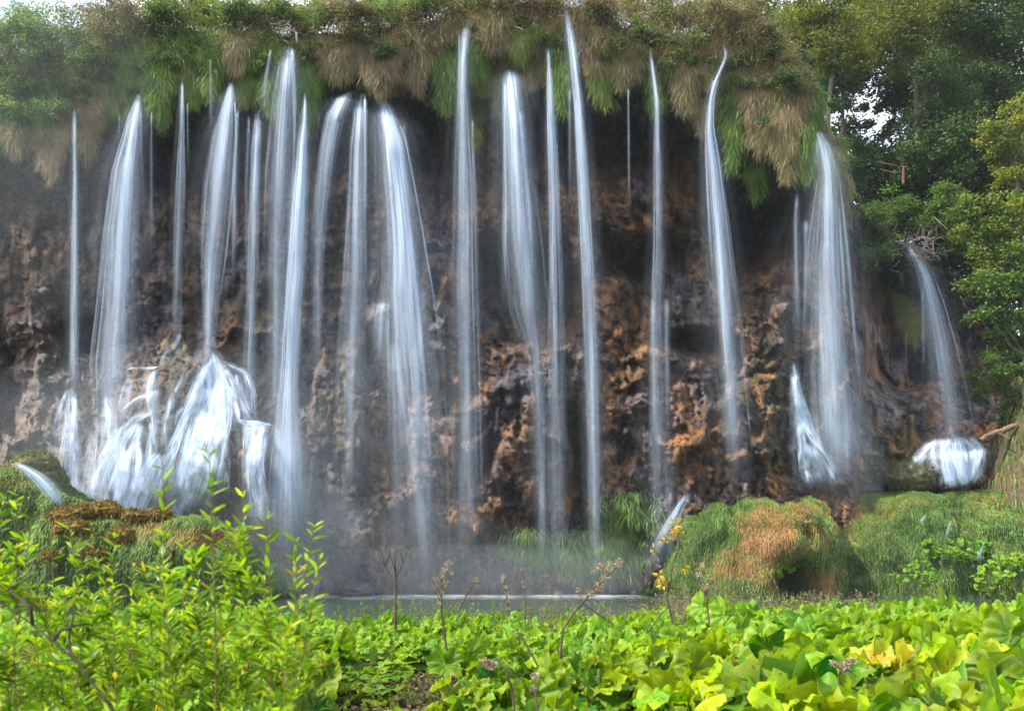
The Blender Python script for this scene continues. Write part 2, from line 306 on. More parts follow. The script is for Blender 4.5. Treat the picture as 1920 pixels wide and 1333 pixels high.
def build_cliff():
    cols_ = np.arange(-380, 2440, 3.0); rows = 400
    lt = interp(cols_, LT); t = np.linspace(0, 1, rows)
    PX = np.repeat(cols_[:, None], rows, 1); PY = lt[:, None]+(1175-lt[:, None])*t[None]
    D = rockD(PX, PY); V = at(PX, PY, 50-D)
    X, Z = V[..., 0], V[..., 2]
    def n(sx, sz, s_, o=4): return fbm(X*sx, s_, Z*sz, o)
    def blob(x, y, rx, ry): return np.exp(-(((PX-x)/rx)**2+((PY-y)/ry)**2))
    brown = np.array([.22, .13, .075]); orange = np.array([.42, .22, .08]); grey = np.array([.17, .19, .25]); dark = np.array([.035, .03, .03])
    moss = np.array([.055, .085, .02]); pale = np.array([.52, .38, .28]); lilac = np.array([.26, .235, .26]); lime = np.array([.42, .40, .14])
    col = np.broadcast_to(brown, V.shape).copy()
    def put(w_, c):
        nonlocal col; w_ = np.clip(w_, 0, 1)[..., None]; col = col*(1-w_)+c*w_
    right = sm((PX-760)/200)
    put(sm((n(.5, .35, 31)+.12)*3.5)*(.4+.5*right), orange)
    put(.7*sm((n(.35, .3, 77)+.12)*3), grey)
    put((1-right)*.5*sm((n(.6, .2, 13)+.2)*2.5), lilac)
    for a in ((1160, 640, 60, 110), (1150, 780, 40, 90), (860, 870, 60, 110), (1440, 760, 60, 90), (980, 420, 60, 60), (1120, 420, 60, 50), (820, 330, 50, 60), (1300, 880, 40, 40), (700, 450, 60, 80)):
        put(.75*blob(*a)*sm((n(1.0, .6, 51)+.25)*2.2), orange)
    for a in ((1000, 740, 110, 90), (1290, 560, 60, 80), (590, 650, 60, 160), (620, 950, 80, 120)): put(.8*blob(*a)*sm((n(.7, .5, 61)+.3)*2.2), grey)
    put(sm(blob(62, 430, 60, 90)*1.6)*sm((n(1.2, .9, 91)+.15)*3), pale); put(.6*blob(60, 620, 60, 130)*sm((n(1.0, .6, 92)+.2)*3), pale*.75)
    put(.9*blob(645, 790, 26, 90)*sm((n(2.2, .8, 33)+.15)*4), lime)
    for a in ((85, 640, 22, 150), (60, 880, 60, 70), (170, 520, 60, 70), (320, 690, 30, 60), (820, 560, 20, 90), (1490, 800, 30, 150), (1640, 880, 50, 80), (1200, 520, 50, 60), (380, 900, 60, 100), (1080, 760, 25, 60),
              (1440, 700, 90, 130), (1180, 980, 90, 60), (1000, 1040, 120, 60), (1700, 820, 60, 70), (720, 520, 24, 60), (490, 700, 20, 110)):
        put(.75*blob(*a)*sm((n(1.3, .7, 41)+.2)*3), moss)
    put(.85*sm((n(.9, .45, 23)-.16)*6), dark)
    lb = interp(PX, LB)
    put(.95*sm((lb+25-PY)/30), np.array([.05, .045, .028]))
    put(.6*sm((PX-1600)/60)*sm((530-PY)/60), np.array([.03, .028, .018])); col = col*(1+.9*sm((PX-1600)/40)*sm((PY-540)/60))[..., None]  # lower right wall colour lightened to offset shade from the main cliff
    put(.65*blob(310, 830, 230, 150)*sm((n(.9, .6, 19)+.35)*2.5), np.array([.05, .065, .045])); col = col*.58; col = col*(1-.25*sm((330-PX)/300)[..., None]*0)
    # the ground running back from the lip
    back = []
    for dy, dz in ((1.2, .7), (4, 1.2), (10, 1.8), (25, 3), (60, 7), (160, 15)):
        p = V[:, 0].copy(); p[:, 1] += dy; p[:, 2] += dz+.25*perlin(p[:, 0]*.5, dy, 0); back.append(p)
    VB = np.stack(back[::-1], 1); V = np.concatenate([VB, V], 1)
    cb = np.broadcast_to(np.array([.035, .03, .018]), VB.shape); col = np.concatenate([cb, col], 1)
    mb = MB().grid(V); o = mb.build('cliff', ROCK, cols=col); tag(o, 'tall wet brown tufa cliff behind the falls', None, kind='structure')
build_cliff()
print('cliff ok')

# ------------------------------------------------------------------ ground, mounds and water
def groundz(X, Y):
    z = .25+.12*fbm(X*.3, Y*.3, 1, 3)
    z = z-1.6*sm((Y-18.2-.8*perlin(X*.2, 2, 0))/2.5)
    return z
gx = np.concatenate([np.linspace(-300, -32, 12), np.linspace(-30, 30, 160), np.linspace(32, 300, 12)]); gy = np.concatenate([np.linspace(-60, 0, 12), np.linspace(1, 24, 90), np.linspace(25, 60, 10), np.linspace(80, 600, 8)])
GX, GY = np.meshgrid(gx, gy, indexing='ij'); GZ = groundz(GX, GY)
o = MB().grid(np.stack([GX, GY, GZ], -1)).build('ground', EARTH); tag(o, 'dark earth bank under the leaves', kind='structure')
k = NT('pool water'); p = k.n('BsdfPrincipled'); p.inputs['Base Color'].default_value = (.03, .06, .045, 1); p.inputs['Roughness'].default_value = .08; p.inputs['Specular IOR Level'].default_value = .5
g = k.n('NewGeometry'); mp = k.n('Mapping'); mp.inputs['Scale'].default_value = (.6, 1.2, 1); k.l(g.outputs['Position'], mp.inputs[0])
nz = k.noise(1.3, 5, mp.outputs[0]); b = k.n('Bump'); b.inputs['Strength'].default_value = .3; b.inputs['Distance'].default_value = .05; k.l(nz, b.inputs['Height']); k.l(b.outputs[0], p.inputs['Normal']); k.l(p.outputs[0], k.out.inputs[0])
gx = np.linspace(-45, 45, 60); gy = np.linspace(17, 58, 40); A, B = np.meshgrid(gx, gy, indexing='ij')
o = MB().grid(np.stack([A, B, A*0], -1)).build('water', k.m); tag(o, 'calm grey green pool below the falls', kind='structure')

MOUND_GR = NT('mossy soil'); k = MOUND_GR
c = k.mix(1.0, k.attr('col').outputs['Color'], k.ramp(k.noise(3, 6, k.n('NewGeometry').outputs['Position'], .7), [(.3, (.4, .4, .4)), (.7, (1.4, 1.4, 1.3))]), 'MULTIPLY')
p = k.n('BsdfPrincipled'); p.inputs['Roughness'].default_value = .95; k.l(c, p.inputs['Base Color']); k.l(p.outputs[0], k.out.inputs[0]); MOUND_GR = k.m
COLG = leaf_mat('mound grass', [(0, (.05, .10, .025)), (.35, (.13, .25, .06)), (.56, (.24, .28, .08)), (.64, (.28, .18, .06)), (.85, (.35, .19, .08)), (1, (.42, .28, .16))], .3, patch=1.2)

def mound(name, label, pxs, front, height, depth, zones, nblades, seed, blade_len, cut=None, ochre=None):
    """a rounded bank: pxs columns, front(px)->Y of the foot, height(px), running back depth m"""
    cols_ = np.arange(pxs[0], pxs[1], 3.0); rows = 120; t = np.linspace(0, 1, rows)[None]
    Yf = np.interp(cols_, *np.array(front, float).T)[:, None]; H = np.interp(cols_, *np.array(height, float).T)[:, None]
    def surf(c_, t_, Yf_, H_):
        X = (c_-960)/F*(Yf_+1.5)
        prof = 1-(1-t_)**2.3; Yd = depth*t_**1.9
        lob = fbm(X*.45, 3+seed, t_*2.2, 3); lob2 = fbm(X*1.5, 5+seed, t_*6, 3)
        Y = Yf_+Yd-2.0*lob*np.sin(np.pi*np.clip(t_*1.2, 0, 1))-.35*lob2
        Z = H_*prof+.55*lob*t_+.18*lob2-.5*(1-t_)**6
        if cut is not None:
            q = np.exp(-(((c_-cut[0])/cut[2])**2+((t_-cut[1])/cut[3])**2)); Y = Y+3.4*q; q2 = np.exp(-(((c_-cut[0])/(cut[2]*1.6))**2+((t_-cut[1]-.25)/.16)**2)); Y = Y-1.3*q2
        return np.stack(np.broadcast_arrays(X, Y, Z), -1)
    V = surf(cols_[:, None], t, Yf, H)
    def zone(P):
        pxx = 960+F*P[..., 0]/P[..., 1]; pyy = PH-F*(P[..., 2]-CZ)/P[..., 1]
        v = .33+.45*fbm(P[..., 0]*.7, seed, P[..., 2]*.9, 3)
        for (x, y, rx, ry, s_) in zones: v = v+s_*np.exp(-(((pxx-x)/rx)**2+((pyy-y)/ry)**2))
        return v, pxx, pyy
    v, _, _ = zone(V); w_ = sm((v-.45)*5)[..., None]
    col = np.array([.07, .085, .03])*(1-w_)+np.array([.16, .09, .045])*w_
    o = MB().grid(V).build(name, MOUND_GR, cols=col); tag(o, label, kind='structure')
    r = np.random.default_rng(seed)
    cc = r.uniform(pxs[0]+4, pxs[1]-4, nblades); tt = r.uniform(0.0, 1, nblades)**.85
    yf = np.interp(cc, *np.array(front, float).T); h = np.interp(cc, *np.array(height, float).T)
    P = surf(cc, tt, yf, h); Pd = surf(cc, np.clip(tt-.02, 0, 1), yf, h); dn = norm(Pd-P+1e-6)
    pv, _, _ = zone(P)
    if cut is not None:
        _, bx_, by_ = zone(P); kp = (((bx_-1482)/32)**2+((by_-1084)/24)**2 > 1)|(by_ > 1104); cc, tt, P, Pd, dn, pv = cc[kp], tt[kp], P[kp], Pd[kp], dn[kp], pv[kp]; nblades = len(cc)
    N = nblades; L = blade_len*r.uniform(.5, 1.4, N)[:, None]; out = np.stack([r.normal(0, .45, N), -.55+r.normal(0, .25, N), .55+r.normal(0, .2, N)], -1)
    p1 = P+out*L*.45; p2 = p1+(dn*.5+np.array([0, -.25, -.35])+out*.25)*L*.5; p3 = p2+(dn*.5+np.array([0, -.05, -.8]))*L*.45
    side = norm(np.stack([np.ones(N), r.normal(0, .5, N), r.normal(0, .2, N)], -1)); wd = r.uniform(.009, .021, N)[:, None]*np.array([1, 1, .8, .15])
    rr = np.clip(pv+r.normal(0, .09, N), 0, 1)
    o = MB().ribbons(np.stack([P-out*.05, p1, p2, p3], 1), wd, side, rr).build('grass', COLG, smooth=False)
    return o, surf
gr, surfR = mound('mossy_mound', 'grassy tufa mound right of the pool', (1180, 2300),
      [(1180, 48.5), (1230, 47.6), (1280, 46.0), (1350, 44.6), (1430, 43.7), (1500, 43.6), (1540, 44.3), (1572, 47.0), (1600, 46.3), (1680, 45), (1760, 44.2), (1800, 44.6), (1830, 44.0), (2000, 42.5), (2300, 42)],
      [(1180, .1), (1205, .8), (1235, 2.6), (1262, 4.2), (1290, 5.2), (1340, 5.6), (1600, 5.7), (1920, 5.6), (2300, 5.5)], 8.5,
      [(1440, 1010, 80, 95, .42), (1600, 955, 70, 35, .4), (1540, 1085, 50, 35, .35), (1590, 1000, 40, 40, .1), (1720, 1000, 60, 60, -.1), (1860, 950, 40, 20, .25), (1650, 1060, 80, 40, -.25), (1340, 1000, 50, 60, -.2), (1350, 1060, 70, 30, .25), (1760, 960, 60, 40, .05), (1820, 1000, 70, 60, -.1)],
      135000, 5, .21, cut=(1487, .08, 34, .08))
tag(gr, 'short green and rust coloured grass on the mound right of the pool', 'grass', kind='stuff')
gl, surfL = mound('mossy_bank', 'mossy bank at the foot of the left falls', (-320, 520),
      [(-320, 34), (0, 35), (200, 36.5), (350, 38), (450, 40), (520, 42)],
      [(-320, 6.5), (-60, 6.0), (40, 5.0), (110, 4.2), (200, 4.1), (330, 3.9), (420, 3.0), (480, 1.6), (520, .2)], 7,
      [(250, 960, 120, 30, .3), (400, 1010, 60, 30, .25), (330, 1000, 60, 20, .2), (20, 900, 60, 40, .2)], 50000, 9, .24)
tag(gl, 'short olive grass on the mossy bank below the left falls', 'grass', kind='stuff')
print('mounds ok')

# ------------------------------------------------------------------ rocks and moss cushions
MOSSROCK = simple_mat('mossy rock', (.05, .07, .015), (.16, .13, .09), 2.5, .8, .6)
WETROCK = simple_mat('wet brown rock', (.05, .035, .025), (.24, .16, .11), 2.2, .5, .8, spec=.5)
OCHRE = simple_mat('ochre moss', (.06, .05, .01), (.22, .14, .025), 3, .95, .8)
OCHREF = leaf_mat('ochre moss fibres', [(0, (.05, .05, .01)), (.5, (.20, .13, .02)), (.85, (.34, .20, .03)), (1, (.2, .22, .04))], .2, patch=2)
DKROCK = simple_mat('dark rock', (.03, .028, .026), (.10, .09, .08), 3, .5, .8, spec=.5)
def boulder(px, py, Y, rx, ry, seed, mat, label, rz=None, name='boulder', cat='boulder', group=None, amp=.28):
    """px,py pixel of its centre; rx,ry half sizes in pixels"""
    c = at(px, py, Y); a = rx/F*Y; b_ = ry/F*Y; n = 40; th = np.linspace(0, 2*np.pi, 2*n)[:, None]; ph = np.linspace(0.001, np.pi-.001, n)[None]
    d = np.stack([np.sin(ph)*np.cos(th), np.sin(ph)*np.sin(th), np.cos(ph)+0*th], -1)
    q = 1+amp*fbm(d[..., 0]*1.3+seed, d[..., 1]*1.3, d[..., 2]*1.3, 2)+.12*fbm(d[..., 0]*4+seed, d[..., 1]*4, d[..., 2]*4, 3)
    q[-1] = q[0]
    V = d*q[..., None]*np.array([a, (a+b_)/2, b_])
    o = MB().grid(V).build(name, mat); o.location = [float(x) for x in c]; tag(o, label, cat, group)
    if mat in (OCHRE, MOSSROCK):
        r_ = np.random.default_rng(seed+5000); m_ = int(700+900*a*b_*2); i_ = r_.integers(0, 2*n, m_); j_ = (r_.beta(1, 1.7, m_)*(n-1)).astype(int); p0 = V[i_, j_]; d_ = norm(p0/np.array([a, (a+b_)/2, b_])**2+r_.normal(0, .45, (m_, 3))/max(a, b_)); L_ = r_.uniform(.05, .16, (m_, 1))
        p1 = p0+d_*L_; p2 = p1+np.array([0, 0, -1])*L_*.6+d_*L_*.3
        f_ = MB().ribbons(np.stack([p0, p1, p2], 1), np.full((m_, 3), .012)*np.array([1, 1, .2]), norm(np.cross(d_, r_.normal(size=(m_, 3)))), np.clip(r_.normal(.45, .25, m_), 0, 1)).build('moss', OCHREF if mat is OCHRE else G2, smooth=False); f_.parent = o
    return o
boulder(672, 1106, 47.0, 34, 19, 1, DKROCK, 'small pointed dark rock standing in the pool under the falls')
boulder(1455, 893, 50.5, 52, 32, 2, WETROCK, 'rounded brown boulder at the cliff foot above the mound')
boulder(1365, 905, 49.8, 60, 26, 3, WETROCK, 'low broad brown boulder at the left end of the mound top')
boulder(1306, 936, 49.0, 30, 22, 13, WETROCK, 'wet boulder beside the slanting cascade at the mound edge')
boulder(1520, 922, 50.2, 40, 14, 4, DKROCK, 'flat dark rock at the foot of the wide right fall')
boulder(1712, 893, 50.0, 44, 30, 5, MOSSROCK, 'rounded mossy boulder left of the small white cascade')
boulder(1803, 916, 48.6, 11, 8, 6, MOSSROCK, 'tiny green topped stone in front of the small white cascade')
boulder(1600, 918, 51, 55, 9, 14, DKROCK, 'low dark ledge stone between the wide fall and the white cascade')
boulder(60, 900, 41, 60, 50, 7, MOSSROCK, 'big mossy boulder at the far left beside the short chute')
boulder(20, 960, 38, 60, 40, 8, MOSSROCK, 'mossy boulder behind the willow at the left edge')
for i, (x, y, rx, ry, lab) in enumerate([(120, 968, 30, 12, 'ochre moss cushion at the left end of the bank'), (155, 962, 26, 13, 'rust brown moss cushion beside the left end cushion'), (200, 956, 28, 13, 'tall ochre moss cushion below the split cascade'),
        (135, 990, 34, 13, 'low wide rusty moss cushion on the bank front'), (255, 968, 28, 10, 'flat yellowish moss cushion under the white cascade'), (228, 1003, 24, 13, 'dark brown moss cushion low on the bank'), (300, 965, 20, 9, 'small ochre moss cushion right of the flat yellow one'),
        (92, 1042, 14, 9, 'tiny orange moss cushion behind the willow'), (180, 1036, 20, 8, 'thin pinkish brown moss ledge on the bank')]):
    boulder(x, y, 36.0 if y < 980 else 35.2, rx, ry, 20+i, OCHRE, lab, name='moss_cushion', cat='moss cushion', group='ochre moss cushions on the left bank', amp=.5)

# ------------------------------------------------------------------ waterfalls
def ribbon_fall(path, layers, seed, Yoff=0., hug=False, Y0=45.6, fade=(.015, .2), uscale=1.):
    """path rows: px, py, half width px, density; layers: (width factor, density factor, depth)"""
    p = np.array(path, float); n = max(8, int((p[-1, 1]-p[0, 1])/5)); L = np.concatenate([[0], np.cumsum(np.hypot(np.diff(p[:, 0]), np.diff(p[:, 1])))])
    tt = np.linspace(0, L[-1], n); q = np.stack([np.interp(tt, L, p[:, i]) for i in range(4)], 1)
    for _ in range(3): q[1:-1] = (q[:-2]+2*q[1:-1]+q[2:])/4
    if not hug: q[:, 2] = np.maximum(q[:, 2], min(3.2, np.max(q[:, 2])*.3))
    else: q[:, 3] *= 1.35
    mb = MB(); dens = []; uvs = []; rs = np.random.default_rng(int(seed*10)); wide = np.mean(q[:, 2]) > 7
    layers = [(a, b_, c_, None) for a, b_, c_ in layers]+[(.07*rs.uniform(.6, 1.6), rs.uniform(.35, .8), -.05, rs.uniform(-1.35, 1.35)) for _ in range(9 if wide and not hug else (10 if wide else 0))]
    T = np.gradient(q[:, :2], axis=0); T = T/np.linalg.norm(T, axis=1)[:, None]
    for li, (wf, df, dd, of_) in enumerate(layers):
        hw = q[:, 2]*wf; ox = 0 if of_ is None else of_*q[:, 2]*(.8+.3*np.linspace(0, 1, n))+(6*perlin(tt*.03, of_*5, seed)*np.linspace(0, 1, n) if hug else 0)
        if of_ is not None: hw = np.maximum(hw, 1.2)
        m = int(np.clip(np.max(hw)/2, 6, 40)); u = np.linspace(-1, 1, m)
        wob = 1+.10*perlin(tt[:, None]*.02, u[None]*1.5, seed+li*3.1)
        PX = (q[:, 0]+ox)[:, None]+u[None]*hw[:, None]*wob*(T[:, 1][:, None] if hug else 1); PY = np.repeat(q[:, 1][:, None], m, 1)-(u[None]*hw[:, None]*T[:, 0][:, None] if hug else 0)
        if hug:
            Y = rockY(PX, PY)
            for _ in range(5):
                Y[1:-1] = np.minimum(Y[1:-1], np.minimum(Y[:-2], Y[2:])-.0); Y[:, 1:-1] = np.minimum(Y[:, 1:-1], np.minimum(Y[:, :-2], Y[:, 2:]))
            for _ in range(2):
                Y[1:-1] = (Y[:-2]+2*Y[1:-1]+Y[2:])/4; Y[:, 1:-1] = (Y[:, :-2]+2*Y[:, 1:-1]+Y[:, 2:])/4
            Y = Y-.12-Yoff
        else:
            top_ = float(rockY(q[0, 0], q[0, 1]))-.9; Y = Y0+dd+np.clip(top_-Y0, 0, 3)*np.clip(1-(tt/tt[-1])*8, 0, 1)[:, None]**2-.5*(hw[:, None]/F*46)*(1-u[None]**2)+.12*perlin(PX*.05, PY*.004, seed); Y = np.minimum(Y, rockY(PX, PY)-.3)
        mb.grid(at(PX, PY, Y))
        e = (1-np.abs(u)**1.6)**1.4
        s_ = tt/tt[-1]; t0_, t1_ = (0, 1) if of_ is None else (rs.uniform(0, .25), rs.uniform(.5, 1)); en = sm((s_-t0_)/max(fade[0], .001))*sm((t1_-s_)/max(fade[1], .001))
        jag = .75+.5*fbm(u[None]*3+seed, tt[:, None]*.012, li, 3) if not hug else np.clip(.6+2.0*fbm(u[None]*3.0+seed, tt[:, None]*.030, li, 3), .03, 1.7)
        dens.append((e[None]*q[:, 3][:, None]*df*en[:, None]*jag).ravel())
        ref = np.mean(q[:, 2])*wf/F*46*uscale
        uvs.append(np.stack(np.broadcast_arrays(u[None]*ref+seed*7.7+li*3.3, (tt/F*46)[:, None]+seed*3.1), -1).reshape(-1, 2))
    return mb, np.concatenate(dens), np.concatenate(uvs)
LAY = [(1.25, .66, 0), (.8, .6, .12), (.45, .6, .2), (2.3, .13, .3), (3.6, .06, .45)]
LAYT = [(1.3, .95, 0), (3.0, .16, .2)]
falls = [
 ('waterfall', 'hair-thin fall at the far left, first from the left edge', [(139, 203, 2, .6), (140, 300, 4, .8), (140, 450, 6, .8), (139, 620, 8, .6), (139, 710, 9, .4)], LAYT, []),
 ('waterfall', 'broad tapering white fall left of centre, starting under dark green moss', [(262, 172, 4, .8), (254, 220, 13, .9), (238, 320, 24, .8), (229, 430, 28, .75), (224, 560, 32, .55), (215, 680, 34, .45), (206, 760, 22, .4)], LAY, [[(284, 200, 1.5, .4), (284, 500, 3, .2)], [(263, 200, 2, .4), (270, 420, 4, .2)], [(224, 215, 1, .4), (222, 300, 1, .1)]]),
 ('waterfall', 'faint narrow fall dropping between two green grass clumps at the left', [(342, 150, 2, .6), (341, 230, 5, .6), (338, 350, 8, .4), (334, 500, 9, .2), (333, 600, 9, .05)], LAYT, [[(352, 190, 1.2, .4), (352, 330, 2, .1)]]),
 ('waterfall', 'fanned fall that lands on the tip of the left white cascade', [(434, 150, 4, .6), (430, 190, 11, .9), (421, 260, 22, .8), (410, 350, 25, .6), (400, 470, 22, .5), (393, 580, 13, .5), (391, 655, 11, .5)], LAY, [[(394, 110, 1, .5), (396, 170, 2, .6), (397, 260, 4, .3)], [(446, 195, 2, .6), (440, 330, 5, .55), (437, 560, 7, .2)]]),
 ('waterfall', 'twin narrow fall directly right of the fanned fall', [(484, 200, 4, .7), (480, 280, 8, .7), (476, 420, 9, .55), (472, 560, 9, .4), (468, 680, 12, .35)], LAYT, [[(467, 210, 2, .5), (464, 330, 4, .4), (463, 560, 5, .1)]]),
 ('waterfall', 'forked fall pouring from the bright green moss tip left of the brightest fall', [(542, 84, 8, .9), (539, 120, 14, .8), (532, 200, 20, .6), (524, 320, 22, .5), (520, 430, 20, .3), (520, 560, 20, .1)], LAY, [[(508, 92, 1.5, .6), (500, 140, 4, .4), (492, 210, 7, .25)], [(548, 90, 3, .8), (552, 180, 4, .6), (553, 300, 5, .3)], [(555, 58, 1.5, .7), (557, 84, 2, .5)]]),
 ('waterfall', 'brightest long white fall, the one ending in a wide splash left of centre', [(572, 165, 2, .7), (571, 228, 5, .9), (568, 260, 9, 1.2), (563, 350, 14, 1.3), (556, 470, 17, 1.0), (549, 600, 18, .85), (543, 720, 19, .8), (541, 800, 26, .8), (541, 870, 36, .9), (541, 960, 40, .7), (546, 1060, 44, .2)], LAY, [[(585, 860, 1, .3), (578, 960, 3, .3)], [(520, 860, 2, .4), (512, 1000, 6, .2)]]),
 ('waterfall', 'curved left arm of the triple fall springing from the ledge', [(664, 170, 9, .8), (645, 180, 14, .8), (628, 215, 17, .65), (614, 290, 16, .45), (604, 380, 14, .35), (598, 500, 11, .1)], LAY, []),
 ('waterfall', 'middle arm of the triple fall, hanging straight between its neighbours', [(682, 168, 7, .8), (676, 200, 12, .7), (672, 280, 15, .6), (669, 400, 16, .5), (667, 520, 20, .35), (660, 660, 24, .12)], LAY, [[(684, 172, 2, .7), (685, 300, 3, .5), (685, 480, 4, .2)], [(704, 210, 1, .35), (704, 380, 2, .15)]]),
 ('waterfall', 'widest white fall in the middle, bulging right as it drops from the ledge', [(711, 178, 5, .9), (722, 200, 14, 1.1), (735, 260, 22, 1.15), (746, 350, 28, 1.0), (756, 450, 33, .85), (762, 560, 42, .7), (770, 680, 48, .45), (782, 800, 42, .32), (793, 940, 34, .28), (803, 1105, 30, .22)], LAY, [[(718, 565, 8, .8), (716, 600, 12, .6), (713, 700, 10, .1)], [(756, 230, 2, .3), (778, 360, 4, .15)], [(740, 640, 12, .3), (750, 1100, 12, .12)]]),
 ('waterfall', 'translucent veil fall starting from a bent spout beside bright green grass', [(881, 32, 4, .6), (873, 60, 8, .75), (868, 120, 8, .7), (870, 220, 14, .4), (873, 350, 22, .38), (873, 520, 24, .3), (876, 700, 26, .22), (880, 1000, 28, .12)], LAY, [[(861, 60, 1.5, .5), (862, 250, 2, .5), (862, 480, 3, .3)], [(886, 220, 2, .4), (889, 450, 3, .3)]]),
 ('waterfall', 'wide soft fall with a rounded white top right of the yellow moss', [(955, 128, 11, .95), (958, 150, 16, 1.05), (964, 220, 22, .85), (971, 330, 27, .6), (977, 450, 33, .45), (990, 580, 32, .35), (1004, 660, 18, .3), (1014, 800, 16, .15), (1018, 1000, 16, .08)], LAY, [[(947, 150, 3, .6), (948, 400, 4, .5), (946, 620, 5, .2)], [(975, 200, 4, .7), (993, 400, 7, .5), (1008, 660, 7, .35)]]),
 ('waterfall', 'slim bright fall dropping just right of the orange grass tuft', [(1028, 90, 1.5, .5), (1031, 140, 4, .8), (1035, 240, 8, .75), (1039, 350, 9, .65), (1042, 500, 11, .5), (1044, 650, 13, .35), (1046, 850, 14, .15), (1048, 1060, 15, .06)], LAYT, []),
 ('waterfall', 'tallest thin fall, rising highest to the top edge of the photo', [(1061, 11, 4, .7), (1065, 35, 6, .9), (1075, 100, 8, .95), (1086, 200, 10, .8), (1095, 330, 13, .65), (1104, 500, 14, .55), (1111, 700, 14, .5), (1116, 900, 13, .45), (1119, 1090, 12, .4)], LAY, [[(1068, 160, 1.5, .4), (1069, 400, 3, .2)], [(1078, 180, 2, .4), (1090, 420, 3, .3)]]),
 ('waterfall', 'barely visible trickle between the tallest fall and the thin bent one', [(1178, 158, 1.3, .5), (1179, 250, 1.6, .45), (1180, 390, 2, .1)], LAYT, []),
 ('waterfall', 'thin bent fall beside a small green tuft, splitting lower down', [(1218, 88, 2.5, .7), (1224, 130, 4, .7), (1232, 190, 5, .7), (1234, 300, 8, .4), (1235, 450, 9, .35), (1233, 650, 14, .3), (1240, 850, 20, .2), (1246, 950, 24, .1)], LAYT, [[(1224, 560, 4, .3), (1230, 860, 6, .2)], [(1250, 560, 4, .3), (1253, 860, 6, .2)]]),
 ('waterfall', 'kinked fall zigzagging past the long green grass tongue at the right', [(1355, 82, 3, .6), (1363, 104, 4, .6), (1352, 130, 4, .6), (1340, 158, 5, .8), (1333, 190, 6, .85), (1331, 240, 8, .8), (1336, 300, 13, .8), (1345, 400, 17, .75), (1354, 500, 19, .7), (1362, 600, 22, .5), (1372, 720, 24, .35), (1380, 840, 26, .25), (1386, 910, 24, .12)], LAY, [[(1337, 150, 1.5, .7), (1334, 180, 2, .5)]]),
 ('waterfall', 'big grey veil at the right end of the cliff, widest at its foot', [(1532, 242, 8, .85), (1543, 270, 14, .75), (1555, 330, 22, .5), (1556, 400, 32, .5), (1556, 500, 42, .5), (1562, 650, 48, .48), (1572, 800, 50, .5), (1582, 920, 54, .5)], LAY, [[(1494, 350, 2, .5), (1493, 420, 5, .5), (1497, 560, 9, .3), (1500, 680, 9, .1)], [(1512, 410, 5, .4), (1515, 600, 8, .2)]]),
 ('waterfall', 'slanting fall at the right pouring through dead twigs', [(1700, 456, 5, .6), (1718, 480, 11, .7), (1736, 515, 16, .7), (1750, 570, 22, .6), (1763, 640, 28, .55), (1776, 720, 33, .4), (1786, 790, 34, .3), (1792, 840, 32, .15)], LAY, [[(1730, 540, 2, .5), (1733, 720, 4, .2)], [(1699, 620, 1, .35), (1700, 730, 2, .1)]]),
]
fall_roots = []
TAIL = {0: 760, 1: 900, 2: 700, 3: 720, 4: 800, 5: 800, 7: 720, 8: 980, 10: 1080, 11: 1085, 12: 1100, 13: 1105, 15: 1085, 16: 925, 18: 880}
for i, (nm, lab, path, lay, strands) in enumerate(falls):
    if i in TAIL: l_ = path[-1]; path = [(a, b_, c_, max(d_, .22)) for a, b_, c_, d_ in path]+[(l_[0]+(l_[0]-path[-2][0])*.3, TAIL[i], l_[2]*1.15, .16)]
    p0 = path[0]; Y0 = 44.3 if p0[0] < 1600 else 49.5
    if 1500 < p0[0] < 1600: Y0 = 45.0
    root = empty(nm, at(p0[0], p0[1], Y0), lab, 'waterfall', 'waterfalls over the cliff')
    mb, dn, uv = ribbon_fall(path, lay, i+1., Y0=Y0)
    adopt(mb.build('stream', FALL, attrs={'dens': dn}, uv=uv), root)
    for j, s_ in enumerate(strands):
        mb, dn, uv = ribbon_fall(s_, [(1.1, .8, -.1), (2.2, .25, .05)], i+30.3+j*2.7, Y0=Y0, fade=(.03, .5))
        adopt(mb.build('strand', FALL, attrs={'dens': dn}, uv=uv), root)
